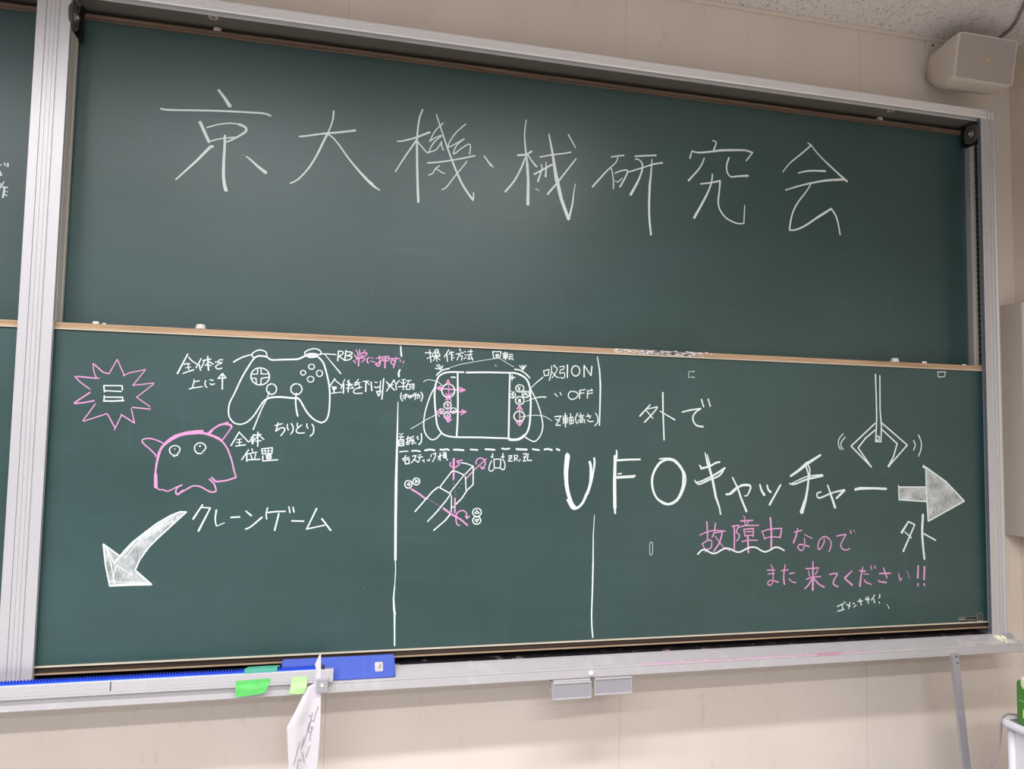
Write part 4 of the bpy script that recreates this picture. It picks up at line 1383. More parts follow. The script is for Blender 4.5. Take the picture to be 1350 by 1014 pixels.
S 2.2 2.2 0 1227.0,666.2 1229.1,663.2
S 2.2 2.2 0 1232.0,668.2 1233.5,665.2
S 3.0 3.0 1 1238.1,669.3 1237.2,664.2 1232.2,662.2
P L chalk_writing w
S 3.4 3.4 0 1243.7,686.5 1242.0,676.4
S 3.7 3.7 0 1249.8,687.6 1260.0,690.8 1257.3,675.6 1248.5,659.3
P L chalk_writing w
S 3.4 3.4 0 1267.4,678.7 1283.7,683.0
S 4.1 4.1 0 1275.3,691.0 1276.0,663.6
S 3.0 3.0 0 1273.6,677.8 1267.7,667.6
S 3.4 3.4 0 1285.5,692.1 1296.8,694.3
S 3.4 3.4 0 1286.7,686.0 1299.0,689.2
S 4.1 4.1 0 1287.8,684.0 1289.1,673.9 1298.2,676.0 1297.0,685.1 1287.8,684.0
S 3.0 3.0 0 1292.7,692.2 1293.2,673.9
S 3.4 3.4 0 1297.3,673.0 1303.7,664.9
P L chalk_crane_arm_drawing w
S 4.7 4.7 0 1271.6,568.8 1251.7,553.4 1230.6,528.8 1190.1,481.5
S 4.4 4.4 0 1276.3,567.3 1317.7,544.1 1296.4,513.3
S 4.4 4.4 0 1320.4,626.3 1276.3,567.3
S 3.8 3.8 0 1322.0,627.2 1341.0,623.3 1365.1,612.6 1315.9,550.3
S 4.7 4.7 0 1297.9,516.4 1269.1,481.1 1235.8,445.5
S 3.7 3.7 0 1320.9,537.9 1320.8,479.3
S 5.3 5.3 0 1316.3,470.0 1299.5,448.6
S 4.7 4.7 0 1302.6,451.7 1258.3,413.7
S 4.1 4.1 0 1354.6,656.8 1375.3,653.2 1397.9,644.7
S 4.1 4.1 0 1397.8,645.6 1368.2,614.1
S 4.5 4.5 0 1398.5,644.0 1399.3,578.4 1377.5,557.2
S 4.1 4.1 0 1370.0,607.9 1372.2,578.3 1374.4,551.9
S 4.7 4.7 0 1372.9,550.3 1359.1,528.6 1337.4,507.0
S 3.4 3.4 0 1323.5,494.7 1331.3,500.2
Q rotation_axis p
S 7.8 6.0 0 1325.7,671.4 1326.8,596.8
S 6.0 6.0 0 1333.8,528.7 1334.1,476.1
Q rotation_axis p
S 3.8 3.8 0 1447.1,672.7 1401.4,630.0 1371.8,597.0
S 4.8 4.8 0 1384.2,612.7 1393.6,621.5
Q rotation_axis p
S 6.5 6.5 0 1174.8,561.0 1199.2,547.2 1226.0,527.3
S 7.8 6.0 0 1292.2,492.3 1319.3,473.1 1357.7,451.2 1381.9,430.9
Q rotation_arrow p
S 4.4 4.4 1 1315.0,657.3 1312.7,648.0 1324.9,638.8 1340.5,645.1 1348.3,654.5 1340.2,659.7
S 4.8 4.8 0 1337.0,662.2 1357.5,666.2
S 3.4 3.4 0 1338.6,660.7 1340.3,654.5
Q rotation_arrow p
S 4.5 4.5 1 1408.9,652.0 1410.2,666.1 1422.9,675.0 1439.1,667.9 1442.7,652.3 1434.9,638.1
S 4.8 4.8 0 1426.7,644.3 1430.1,635.5 1440.4,638.1
Q rotation_arrow p
S 4.4 4.4 1 1353.4,431.2 1343.9,434.4 1338.7,454.5 1341.4,473.0 1353.8,482.8 1369.6,482.1 1378.8,469.6 1378.2,455.7
S 4.1 4.1 0 1373.2,465.0 1378.8,454.8 1389.1,464.0
Q dotted_line p
S 3.0 3.0 0 1233.7,527.3 1237.5,525.4
S 2.6 2.6 0 1246.3,520.2 1248.8,518.9
S 2.6 2.6 0 1254.2,515.9 1256.7,514.3
S 3.0 3.0 0 1265.3,508.8 1267.8,507.2
S 2.6 2.6 0 1274.8,502.6 1276.7,501.3
S 2.2 2.2 0 1325.3,594.3 1326.3,592.5
S 2.2 2.2 0 1327.8,579.8 1328.8,577.9
S 2.2 2.2 0 1331.3,567.4 1332.3,565.2
S 2.2 2.2 0 1331.6,553.4 1333.2,551.3
S 2.2 2.2 0 1336.0,542.6 1337.3,541.0
S 2.2 2.2 0 1356.3,581.4 1357.9,579.9
S 2.2 2.2 0 1347.1,567.4 1348.4,565.9
Q button_circle w
S 4.0 4.0 1 1165.7,591.6 1171.1,589.4 1175.0,584.9 1176.7,579.1 1175.9,573.2 1172.7,568.3 1167.8,565.4 1162.0,565.1 1156.7,567.4 1152.8,571.9 1151.0,577.6 1151.8,583.5 1155.0,588.4 1160.0,591.3 1165.7,591.6
S 3.3 3.3 0 1159.9,577.8 1167.4,585.4 1169.2,573.2 1159.9,577.1
Q button_circle w
S 4.0 4.0 1 1193.7,600.7 1198.8,598.6 1202.6,594.5 1204.2,589.3 1203.4,583.9 1200.3,579.4 1195.6,576.8 1190.1,576.5 1185.0,578.6 1181.3,582.6 1179.6,587.9 1180.4,593.2 1183.5,597.7 1188.2,600.4 1193.7,600.7
S 3.3 3.3 0 1188.7,594.7 1198.1,588.6 1189.6,583.4 1188.7,594.7
Q button_circle w
S 4.1 4.1 1 1418.3,491.9 1424.9,489.3 1429.8,484.3 1431.9,477.9 1430.8,471.3 1426.8,465.9 1420.6,462.8 1413.5,462.5 1406.9,465.1 1402.1,470.1 1400.0,476.5 1401.0,483.0 1405.0,488.4 1411.2,491.5 1418.3,491.9
S 3.4 3.4 0 1408.0,474.1 1414.8,484.9 1424.6,474.0 1408.0,474.1
Q button_circle w
S 4.1 4.1 1 1417.8,461.7 1424.1,459.3 1428.6,454.8 1430.6,448.9 1429.5,442.9 1425.8,438.0 1420.0,435.1 1413.3,434.8 1407.1,437.2 1402.6,441.8 1400.6,447.7 1401.6,453.6 1405.4,458.6 1411.2,461.4 1417.8,461.7
S 3.4 3.4 0 1408.5,450.8 1422.8,452.3 1416.7,442.1 1408.5,450.8
P L chalk_trigger_sketch w
S 3.8 3.8 0 1475.2,671.2 1501.9,671.5 1499.6,639.7 1477.3,638.7 1475.2,671.2
S 3.8 3.8 1 1466.4,665.3 1458.0,643.7 1458.3,630.7 1467.2,627.1 1475.9,635.2
S 3.8 3.8 1 1509.4,671.6 1517.2,655.7 1516.0,636.9 1508.7,633.1 1501.1,637.7
Q chalk_arrow w
S 3.8 3.8 0 1470.3,691.3 1469.2,676.9
S 3.1 3.1 0 1463.7,681.2 1469.2,676.0 1472.0,682.7
Q chalk_arrow w
S 4.2 4.2 0 1509.0,693.2 1508.4,675.9
S 3.1 3.1 0 1503.2,681.6 1508.4,675.9 1514.3,682.3
P L chalk_writing w
S 3.9 3.9 0 1530.1,683.4 1543.5,685.0 1530.4,664.5 1545.4,664.7
S 3.1 3.1 0 1530.2,675.5 1543.7,674.8
P L chalk_writing w
S 3.9 3.9 0 1552.5,686.5 1553.5,664.8
S 3.5 3.5 1 1552.5,686.5 1564.6,685.2 1561.7,676.5 1553.3,674.9
S 3.5 3.5 0 1557.2,675.0 1566.4,666.3
S 3.1 3.1 0 1575.4,672.3 1571.0,663.5
P L chalk_writing w
S 3.9 3.9 0 1585.6,691.3 1599.2,692.9 1587.6,665.1 1598.1,665.8
S 3.1 3.1 0 1585.8,681.1 1599.4,678.3
P L chalk_writing w
S 3.9 3.9 0 1605.2,693.0 1602.6,668.2 1619.3,667.8
P L chalk_character w
S 17.2 12.5 1 1758.6,690.4 1753.8,642.3 1754.4,598.4 1761.3,554.5 1772.4,518.7 1785.3,496.7
S 6.3 6.3 1 1765.8,686.5 1759.5,626.4 1761.0,578.5 1770.0,538.6 1783.1,506.7 1798.1,490.7 1779.1,490.8 1759.7,522.7
S 8.3 10.1 1 1779.0,492.8 1798.1,490.7 1821.1,510.6 1837.7,546.6
S 11.4 10.2 1 1837.7,542.6 1850.1,578.7 1853.0,614.9 1851.3,651.2 1846.9,665.2
S 7.7 7.7 1 1833.5,534.6 1854.2,586.8 1862.3,627.1 1867.1,659.4 1865.1,679.6
S 1.8 1.8 0 1757.2,700.4 1759.4,690.4
P L chalk_character w
S 11.5 11.5 0 1950.1,688.6 1949.9,587.1 1952.1,490.0
S 6.5 6.5 1 1947.8,490.0 1945.5,587.1 1948.0,684.5
S 8.4 8.4 0 1950.8,490.0 1952.3,470.7
S 6.5 6.5 0 1955.6,709.1 1956.8,680.6
S 7.8 6.5 0 1956.8,671.6 2004.9,675.0 2053.4,676.3
S 9.1 9.1 0 1957.5,606.6 2027.4,609.8
S 5.1 5.1 0 1961.7,619.6 1976.9,621.7
S 5.2 5.2 0 1961.8,609.4 2034.0,613.9
P L chalk_character w
S 9.8 7.9 1 2173.9,678.8 2155.9,674.5 2131.4,659.8 2109.2,624.6 2102.8,587.6 2112.0,546.6 2132.2,519.9 2165.9,505.5
S 7.4 11.9 1 2161.4,503.4 2188.3,509.5 2213.0,528.0 2231.0,567.3 2235.4,600.5 2233.0,629.5 2219.3,652.3 2196.5,672.8 2173.9,678.8
S 6.0 6.0 1 2219.3,650.2 2239.9,625.4 2244.5,596.4 2237.8,567.3 2219.8,530.1 2192.8,507.5 2165.9,503.4 2143.4,509.7
S 5.3 5.3 0 2133.5,679.2 2164.9,682.0 2187.5,678.1
P L chalk_character w
S 3.8 8.2 0 2327.7,706.2 2338.8,660.0
S 3.9 6.8 0 2336.9,698.1 2347.9,660.1
S 10.2 9.5 0 2340.6,663.3 2358.9,607.2 2375.5,527.9
S 9.5 5.4 0 2373.7,534.5 2390.2,491.6 2395.7,463.5
S 6.1 6.1 0 2304.2,656.4 2312.6,643.2
S 8.9 6.8 1 2309.7,643.2 2338.8,650.1 2357.1,656.8 2375.4,666.3 2391.9,669.8
S 5.4 8.8 1 2284.4,597.0 2291.7,588.8 2320.7,597.1 2371.8,620.5 2414.1,645.7
S 5.4 6.8 1 2291.7,585.5 2306.2,582.2 2342.5,597.2 2386.4,614.0 2406.7,634.0
P L chalk_character w
S 5.4 7.6 0 2447.4,609.3 2471.5,564.4
S 7.6 9.0 0 2471.5,564.4 2486.3,524.4 2509.3,474.4
S 7.6 9.6 1 2419.6,542.8 2434.4,544.4 2460.3,564.4 2490.1,577.8 2516.3,579.5
S 9.0 5.5 1 2512.6,579.5 2525.7,576.2 2525.6,561.1 2512.5,537.7
S 4.7 4.7 0 2499.4,536.1 2513.2,537.1
S 4.7 4.7 0 2438.1,541.1 2464.0,561.1
P L chalk_character w
S 7.0 10.4 1 2569.0,581.3 2576.5,557.8 2589.6,539.4
S 6.3 9.1 1 2601.2,579.7 2606.8,561.2 2618.1,551.1
S 7.7 9.1 0 2662.2,579.9 2612.2,500.7
P L chalk_character w
S 8.6 12.8 0 2847.9,702.5 2782.8,665.7
S 14.7 8.6 0 2786.7,669.1 2747.5,639.8 2708.6,615.7
S 5.7 9.3 1 2702.6,585.8 2727.7,583.5 2782.2,602.4 2857.0,618.2
S 4.9 4.9 1 2716.1,586.8 2755.0,604.0 2794.1,616.1 2855.1,622.6
S 6.4 6.4 1 2778.8,657.1 2789.5,626.4 2789.3,602.4
S 5.7 5.7 1 2790.5,660.6 2797.4,640.1 2794.1,612.7
S 8.6 11.4 1 2790.9,609.3 2785.8,564.9 2773.7,510.4
S 12.6 17.3 0 2774.6,517.2 2757.9,469.7
P L chalk_character w
S 5.7 7.2 1 2848.5,551.9 2830.7,546.1 2832.5,530.7 2848.3,529.0 2899.8,547.8 2959.8,561.0
S 5.7 8.0 0 2879.6,580.5 2895.8,537.5
S 9.4 10.1 0 2895.8,537.5 2914.3,487.7
S 8.0 7.2 0 2957.8,559.9 2919.5,525.5
S 4.9 4.9 0 2961.8,558.2 2925.5,527.2
P L chalk_character w
S 11.1 8.9 1 3010.1,561.7 3032.4,565.9 3093.4,567.1 3161.2,565.4
S 7.5 7.5 0 3034.5,569.4 3159.1,563.6
P L chalk_character w
S 4.5 5.9 0 2093.6,888.8 2050.3,843.2
S 4.2 6.0 1 2079.6,872.0 2102.2,876.0 2123.4,879.1 2098.1,848.3 2070.1,820.2
S 4.2 4.2 0 2075.4,867.4 2105.3,835.4
S 6.7 5.3 0 2146.1,937.8 2147.7,854.8 2152.6,752.5
S 3.8 5.3 0 2134.8,865.0 2153.4,854.9 2197.8,832.2
P L chalk_character w
S 6.1 5.4 1 2229.3,863.4 2265.5,872.3 2309.1,879.5
S 5.4 6.8 1 2309.1,878.7 2288.8,866.2 2275.7,847.3 2277.2,828.7 2291.8,811.8 2319.5,807.8
S 5.4 5.4 0 2311.4,916.2 2321.4,886.3
S 5.4 5.4 0 2340.7,918.4 2350.2,889.2
P L chalk_claw_drawing w
S 5.9 5.9 0 3115.6,1045.8 3118.1,939.8 3119.0,860.5 3112.4,761.7 3139.0,762.1
S 5.9 5.9 0 3137.2,1039.9 3136.0,896.2 3141.5,825.8 3137.9,759.9
Q claw_finger w
S 5.8 5.8 0 3111.0,838.4 2993.1,741.1 3090.4,655.4
S 5.8 5.8 0 3110.5,809.8 3064.2,776.2 3026.7,734.2 3085.4,661.0
Q claw_finger w
S 6.0 6.0 0 3141.8,841.2 3268.2,749.6 3172.2,657.3
S 6.0 6.0 0 3141.4,814.8 3217.8,754.5 3198.7,699.3 3172.3,659.5
S 9.7 9.7 0 3193.3,681.6 3173.3,659.5
Q rivet_circle w
S 4.7 4.7 1 3125.5,783.8 3115.3,783.6 3115.1,770.5 3127.8,768.5 3130.6,781.7 3123.0,785.9 3122.8,777.2
Q motion_mark w
S 4.1 4.1 1 2956.1,791.7 2935.9,769.7 2933.1,743.7 2942.9,726.6
Q motion_mark w
S 4.1 4.1 1 2966.0,778.8 2946.7,756.9 2945.5,739.6 2955.4,726.7
Q motion_mark w
S 4.8 4.8 1 3299.0,769.1 3308.1,751.5 3299.2,727.8
Q motion_mark w
S 4.8 4.8 1 3324.7,794.0 3338.4,763.1 3336.1,731.9 3322.9,702.9
P L chalk_arrow w
F 0.0 0.0 0 3221.7,575.1 3360.0,573.0 3358.9,653.7 3460.3,597.1 3550.8,513.3 3368.4,431.1 3361.6,511.4 3224.6,518.8
S 4.7 4.7 0 3221.8,579.8 3222.9,517.8
S 5.2 5.2 0 3222.7,572.7 3354.4,573.0
S 5.2 5.2 0 3224.6,519.7 3361.6,511.4
S 6.0 6.0 0 3358.9,656.1 3360.1,575.4 3362.6,504.3 3366.7,429.7
S 6.9 6.9 0 3356.1,658.5 3460.3,595.6 3552.0,513.3
S 7.6 6.0 0 3552.0,513.3 3368.4,429.6
S 5.2 5.2 0 3347.8,665.5 3353.2,655.1
S 9.9 9.9 0 3346.5,660.8 3352.1,655.1
P L chalk_character w
S 5.9 11.2 0 3268.5,429.5 3233.2,382.3
S 6.0 6.0 0 3270.1,427.2 3300.6,414.3
S 5.9 9.0 0 3298.9,415.2 3240.1,305.3
S 5.1 5.1 0 3249.9,385.3 3281.1,360.2
S 11.3 9.1 1 3340.7,457.2 3335.4,386.7 3338.2,330.3 3344.3,270.7
S 6.8 6.8 0 3343.1,377.2 3402.3,348.2
P L chalk_character p
S 4.2 4.2 1 2305.8,383.8 2334.0,394.8 2368.7,401.5 2417.9,398.1
S 6.0 4.6 0 2335.5,435.9 2338.7,397.6 2338.8,362.1
S 4.2 4.2 1 2315.2,351.2 2327.8,329.8 2331.0,318.4
S 4.6 4.6 1 2316.8,349.7 2340.3,363.5 2356.1,360.5 2354.5,335.0 2334.1,328.3
S 5.4 5.4 0 2373.4,429.9 2368.7,397.2 2359.2,374.6
S 4.6 4.6 0 2368.7,391.5 2403.5,396.8
S 5.4 6.1 1 2403.5,396.8 2390.9,354.3 2365.6,320.7
S 3.8 3.8 0 2370.3,380.2 2406.7,337.0 2437.0,320.8
P L chalk_character p
S 4.7 4.7 0 2443.4,417.0 2475.5,420.4 2462.6,393.3
S 6.1 6.1 0 2454.6,416.3 2456.2,373.3 2454.5,324.8
S 5.0 5.0 1 2462.6,394.7 2477.0,381.6 2473.8,367.4 2464.2,358.9
S 3.5 3.5 1 2494.9,456.1 2502.9,450.3 2499.7,441.7
S 5.5 5.5 0 2483.6,437.5 2536.9,439.1
S 4.3 4.3 0 2499.7,438.8 2504.5,420.1
S 4.3 4.3 0 2519.1,438.7 2511.0,421.5
S 4.7 4.7 1 2477.1,411.7 2499.7,418.7 2562.9,419.5
S 4.7 4.7 0 2496.4,404.4 2502.8,375.6
S 5.1 5.1 0 2498.0,404.3 2540.1,406.8 2538.4,375.1
S 3.9 3.9 0 2501.2,394.3 2535.2,395.3
S 4.3 4.3 0 2502.8,379.9 2538.4,380.9
S 4.7 4.7 0 2488.3,355.7 2512.5,361.7 2557.8,360.4
S 7.6 7.6 0 2514.1,379.7 2517.2,312.3
P L chalk_character p
S 4.3 4.3 0 2577.5,397.7 2590.5,362.9
S 4.7 4.7 1 2579.1,394.8 2610.3,403.1 2666.3,406.9
S 6.3 6.3 0 2666.3,405.4 2659.5,369.2
S 4.4 4.4 0 2592.1,368.6 2620.0,374.0 2659.5,370.6
S 7.7 7.7 0 2615.4,449.5 2620.1,394.3 2619.1,324.9
P L chalk_wavy_underline w
S 6.1 6.1 1 2296.6,310.0 2312.2,324.4 2326.3,327.6 2340.4,321.1 2359.3,312.8 2378.2,314.2 2400.4,325.7 2419.4,331.1 2438.6,327.9 2460.9,317.6 2480.2,315.8 2505.9,326.8 2528.6,333.6 2551.2,331.8 2570.7,321.4 2590.3,314.4 2609.9,319.2 2632.9,330.4 2652.7,330.1 2677.4,318.1
P L chalk_character p
S 4.4 5.6 0 2722.6,390.8 2758.1,397.0
S 5.2 7.1 0 2739.7,405.4 2732.4,377.1 2719.5,347.6
S 3.6 3.6 0 2770.8,380.3 2806.3,364.2
S 4.4 5.6 1 2769.2,366.7 2770.5,346.8 2764.6,322.2 2751.8,317.5 2739.2,330.0 2746.3,339.8 2763.3,339.5 2791.7,331.6
P L chalk_character p
S 4.9 4.9 1 2860.8,362.9 2860.7,348.0 2849.0,328.2 2837.4,319.0 2831.8,331.0 2837.7,353.3 2858.0,370.5 2878.2,366.4 2892.5,350.0 2892.3,330.0 2883.4,310.7
P L chalk_character p
S 4.5 5.7 0 2918.8,372.2 2962.7,379.1
S 5.3 5.3 1 2964.2,377.9 2947.8,354.2 2938.8,336.8 2944.5,321.7 2961.9,315.1 2981.0,319.8
S 5.0 5.0 0 2984.9,394.0 2989.1,381.3
S 2.7 2.7 0 2999.6,395.8 3006.3,387.4
P L chalk_character p
S 4.3 4.3 0 2600.2,242.1 2634.9,242.1
S 4.3 4.3 0 2603.7,226.9 2633.3,228.0
S 3.9 4.7 1 2618.4,262.4 2625.8,243.6 2627.2,211.7 2624.1,190.5 2612.0,181.6 2602.9,188.5 2609.0,198.9 2624.1,201.1 2651.4,192.4
P L chalk_character p
S 4.4 4.4 0 2663.8,237.9 2695.8,241.5
S 4.8 6.3 1 2681.6,261.6 2675.9,229.1 2675.1,202.5 2678.1,183.7
S 4.8 4.8 0 2700.3,225.8 2723.3,228.0
S 4.0 4.0 1 2698.7,205.1 2712.4,193.5 2730.7,189.0
P L chalk_character p
S 5.6 5.6 0 2776.8,243.4 2835.0,245.5
S 5.6 9.2 0 2808.7,271.8 2808.2,207.1 2807.1,157.3
S 4.0 4.0 0 2788.2,234.5 2792.7,212.8
S 4.8 4.8 0 2830.3,237.5 2819.2,218.9
S 4.8 4.8 0 2778.6,201.9 2805.1,209.8 2844.1,210.2
S 5.6 5.6 0 2801.9,200.5 2789.3,180.7 2770.6,163.8
S 5.6 5.6 0 2809.7,205.7 2836.0,179.4 2860.9,167.4
P L chalk_character p
S 5.7 5.7 1 2884.9,217.3 2905.4,220.9 2921.2,219.1 2908.4,199.1 2901.9,184.3 2908.1,174.7 2925.4,167.4
P L chalk_character p
S 4.9 7.9 0 2991.4,229.7 2955.9,201.9
S 6.5 8.0 0 2955.9,200.6 2992.2,172.3
P L chalk_character p
S 5.8 5.8 0 3026.8,229.7 3055.7,227.2
S 5.0 8.7 0 3043.2,244.4 3033.9,208.1 3027.4,166.9
S 3.7 3.7 0 3045.8,217.4 3070.9,213.5
S 5.0 5.0 1 3049.9,192.7 3055.7,182.5 3082.2,172.9
S 4.6 4.6 0 3080.3,249.9 3085.2,233.3
S 4.6 4.6 0 3097.6,249.5 3104.0,236.7
P L chalk_character p
S 5.9 5.9 0 3121.6,215.6 3175.6,216.0
S 5.4 6.6 0 3141.4,239.7 3158.7,197.4
S 5.4 6.6 1 3115.8,188.9 3124.0,182.6 3155.4,178.5
P L chalk_character p
S 3.7 5.9 0 3214.9,216.3 3219.1,195.9 3224.9,183.5
S 3.3 3.3 0 3224.9,185.5 3232.7,194.3
S 2.2 2.2 0 3257.6,225.5 3267.6,190.8
P L chalk_exclamation_mark p
S 7.5 9.0 0 3312.5,244.8 3309.6,193.0
S 7.5 7.5 0 3309.5,169.2 3310.8,160.2
P L chalk_exclamation_mark p
S 9.0 9.0 0 3343.8,239.5 3340.6,185.6
S 7.5 7.5 0 3340.9,168.4 3340.7,159.9
P L chalk_writing w
S 4.1 4.1 0 2919.8,88.0 2942.4,96.8 2944.5,77.4
S 4.5 4.5 0 2921.9,69.1 2951.7,76.1
S 3.2 3.2 0 2944.8,100.7 2950.7,96.5
S 3.2 3.2 0 2952.0,106.6 2959.1,101.7
P L chalk_writing w
S 4.1 4.1 0 2979.4,103.7 2971.9,77.5
S 4.1 4.1 0 2962.6,95.1 2981.6,87.3
P L chalk_writing w
S 3.6 3.6 0 2992.5,99.2 3002.0,95.8
S 3.6 3.6 0 2997.1,83.7 3009.2,90.4
P L chalk_writing w
S 4.5 4.5 0 3016.6,105.1 3039.4,107.2
S 4.5 4.5 0 3026.3,116.4 3033.2,89.6
P L chalk_writing w
S 4.1 4.1 0 3052.8,111.5 3074.6,114.3
S 3.7 3.7 0 3055.3,119.6 3060.0,108.2
S 4.5 4.5 0 3065.0,123.4 3067.1,95.7
P L chalk_writing w
S 4.1 4.1 0 3097.9,129.6 3081.8,107.9
S 5.0 5.0 0 3092.8,114.3 3097.4,97.1
P L chalk_exclamation_mark w
S 5.0 5.0 0 3122.3,130.9 3122.6,121.6 3118.4,116.6
S 4.1 4.1 0 3118.1,100.1 3121.7,94.9
S 3.2 3.2 0 3155.8,87.5 3159.5,84.3
S 3.7 3.7 0 3164.3,80.0 3165.4,71.7
P L chalk_box_outline w
S 3.4 3.4 0 3428.4,1066.9 3431.8,1044.3 3462.4,1047.4 3469.3,1068.4 3428.4,1066.9
P L chalk_box_outline w
S 2.0 2.0 0 2257.1,1025.1 2255.7,1001.4 2264.5,1001.7
S 3.0 3.0 0 2269.3,1002.8 2281.5,1002.3
S 2.0 2.0 0 2262.0,1025.3 2274.1,1024.4 2279.9,1027.3 2279.9,1022.8
P L chalk_box_outline w
S 1.9 1.9 1 2094.7,353.2 2095.8,316.2 2101.5,310.9 2106.2,318.2 2106.8,353.0 2100.3,360.5 2094.7,353.2
"""


def chalk(board, y, parent):
    head, body, top = None, None, None
    items = []
    on = False
    for ln in CHALK_DATA.strip().split('\n'):
        t = ln.split()
        if t[0] == 'P':
            on = t[1] == board
            if on:
                items.append([t[2], t[3], False, []])
        elif t[0] == 'Q':
            if on:
                items.append([t[1], t[2], True, []])
        elif on:
            items[-1][3].append(t)
    last = None
    for name, col, sub, strokes in items:
        bm = B()
        for t in strokes:
            (CHALK.fill if t[0] == 'F' else CHALK.stroke)(bm, t[1:], y)
        for f in bm.faces:
            if f.normal.y > 0:
                f.normal_flip()
        o = obj(name, bm, [col, 'fill'], last if sub else parent)
        if not sub:
            last = o


# ------------------------------------------------------------------ the sliding boards
def rail(bm, x0, x1, y, z0, z1):
    prism(bm, [(y - 0.005, z0), (y - 0.006, z0 + 0.004), (y - 0.004, z0 + 0.008), (y - 0.006, z1 - 0.004), (y - 0.004, z1), (y + 0.022, z1), (y + 0.022, z0)],
          'x', x0, x1)
    return bm


def bumper(x, y, z, parent, mat, k=1.0):
    prof = [(0, 0.0165 * k), (0.003, 0.017 * k), (0.012, 0.0145 * k), (0.016, 0.013 * k), (0.017, 0.010 * k)]
    obj('bumper', lathe(B(), (x, y, z), (0, 0, 1), prof, 20), mat, parent, True)


def board(name, label, x0, x1, y, z0, z1, lower, letter):
    t = thing(name, label, 'blackboard', ((x0 + x1) / 2, y, z0 - 0.024))
    obj('panel', box(B(), x0, x1, y, y + 0.018, z0, z1), 'board', t)
    obj('top_rail', rail(B(), x0, x1, y, z1, z1 + 0.021), 'wood' if lower else 'wood_shaded', t, False, 'tan wooden rail along the top' if lower else 'dusty brown rail along the top, header shade painted into its colour')
    obj('rail_trim', box(B(), x0, x1, y - 0.0075, y, z1 - 0.0015, z1 + 0.0022), 'ledge' if lower else 'wood_shaded', t)
    if lower:
        obj('bottom_rail', prism(B(), [(y - 0.009, z0), (y - 0.003, z0 - 0.006), (y - 0.003, z0 - 0.017), (y - 0.008, z0 - 0.019), (y - 0.008, z0 - 0.0235),
                                       (y + 0.018, z0 - 0.0235), (y + 0.018, z0)], 'x', x0, x1), 'wood_dark', t, False, 'dark brown bottom rail')
        obj('rail_ledge', box(B(), x0, x1, y - 0.0095, y, z0 - 0.0015, z0 + 0.002), 'ledge', t)
        obj('rail_lip', box(B(), x0, x1, y - 0.0095, y - 0.004, z0 - 0.0245, z0 - 0.019), 'ledge_tan', t)
    else:
        obj('bottom_rail', rail(B(), x0, x1, y, z0 - 0.021, z0), 'wood', t)
    if letter:
        chalk(letter, y, t)
    return t


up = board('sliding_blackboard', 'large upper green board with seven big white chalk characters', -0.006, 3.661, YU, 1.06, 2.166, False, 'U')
lo = board('sliding_blackboard', 'lower green board crowded with white and pink chalk drawings and notes', -0.006, 3.6595, 0.0, 0.0, 1.08, True, 'L')
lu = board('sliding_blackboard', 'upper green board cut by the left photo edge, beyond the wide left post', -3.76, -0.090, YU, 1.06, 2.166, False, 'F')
ll = board('sliding_blackboard', 'lower green board cut by the left photo edge, beyond the wide left post', -3.76, -0.090, 0.0, 0.0, 1.08, True, None)
for x in (0.444, 3.220):
    bumper(x, YU + 0.009, 2.187, up, 'bumper_grey')
    bumper(x, 0.009, 1.101, lo, 'bumper', 1.04)
# maker's label in the lower right corner of the lower board
ml = obj('maker_label', box(box(B(), 3.510, 3.602, -0.0012, 0, 0.0025, 0.0255), 3.6035, 3.6345, -0.0012, 0, 0.0025, 0.0365), 'label_black', lo, False,
         'small black maker label with grey print')
bm = B()
for a in ((3.510, 3.602, 0.0235, 0.0252), (3.510, 3.512, 0.0025, 0.0252), (3.6035, 3.606, 0.0025, 0.0362), (3.632, 3.6345, 0.0025, 0.0362),
          (3.6035, 3.6345, 0.034, 0.0362), (3.6035, 3.6345, 0.0025, 0.0075), (3.548, 3.600, 0.0105, 0.0125), (3.560, 3.592, 0.0030, 0.0045)):
    box(bm, a[0], a[1], -0.0018, -0.0012, a[2], a[3])
for i in range(7):                                     # unreadable grey print
    x = 3.515 + i * 0.0045
    box(bm, x, x + 0.0028, -0.0018, -0.0012, 0.009 + 0.001 * (i % 2), 0.0205)
tube(bm, [(3.619 + 0.0075 * math.cos(a), -0.0016, 0.021 + 0.0075 * math.sin(a)) for a in [0.6 + i * 0.45 for i in range(12)]], 0.0007, 5)
tube(bm, [(3.6155, -0.0016, 0.0165), (3.6195, -0.0016, 0.0265), (3.623, -0.0016, 0.0165)], 0.0007, 5)
obj('label_print', bm, 'label_grey', ml)

# chalk powder on the mid rail
bm = B()
random.seed(2)
for i in range(260):
    x = random.choice((random.uniform(1.93, 2.28), random.uniform(2.05, 2.32), random.gauss(2.16, 0.06)))
    zz = 1.0835 + random.random() * 0.016
    ln = 0.004 + 0.02 * random.random()
    box(bm, x, x + ln, -0.0073, -0.0055, zz, zz + 0.0012 + 0.001 * random.random())
for x in (2.252, 2.335, 2.20):
    bmesh.ops.create_icosphere(bm, subdivisions=1, radius=0.005, matrix=Matrix.Translation(V(x, 0.002, 1.1015)) @ Matrix.Diagonal((1.6, 1, 0.7, 1)))
d = obj('chalk_dust', bm, 'white', lo, False, 'white chalk powder caked on the mid rail')
d['kind'] = 'stuff'

# stubs of chalk left on the mid rail
def stub(label, x, ln, r, tilt=0.0):
    t = obj('chalk_stub', lathe(B(), (x, -0.002, 1.101 + r), (1, tilt, 0), [(0, r * .7), (0.001, r), (ln - 0.0015, r), (ln, r * .75)], 12), 'white', None, True)
    t['label'] = label
    t['category'] = 'chalk'
    t['group'] = 'chalk stubs left on the mid rail'
    return t


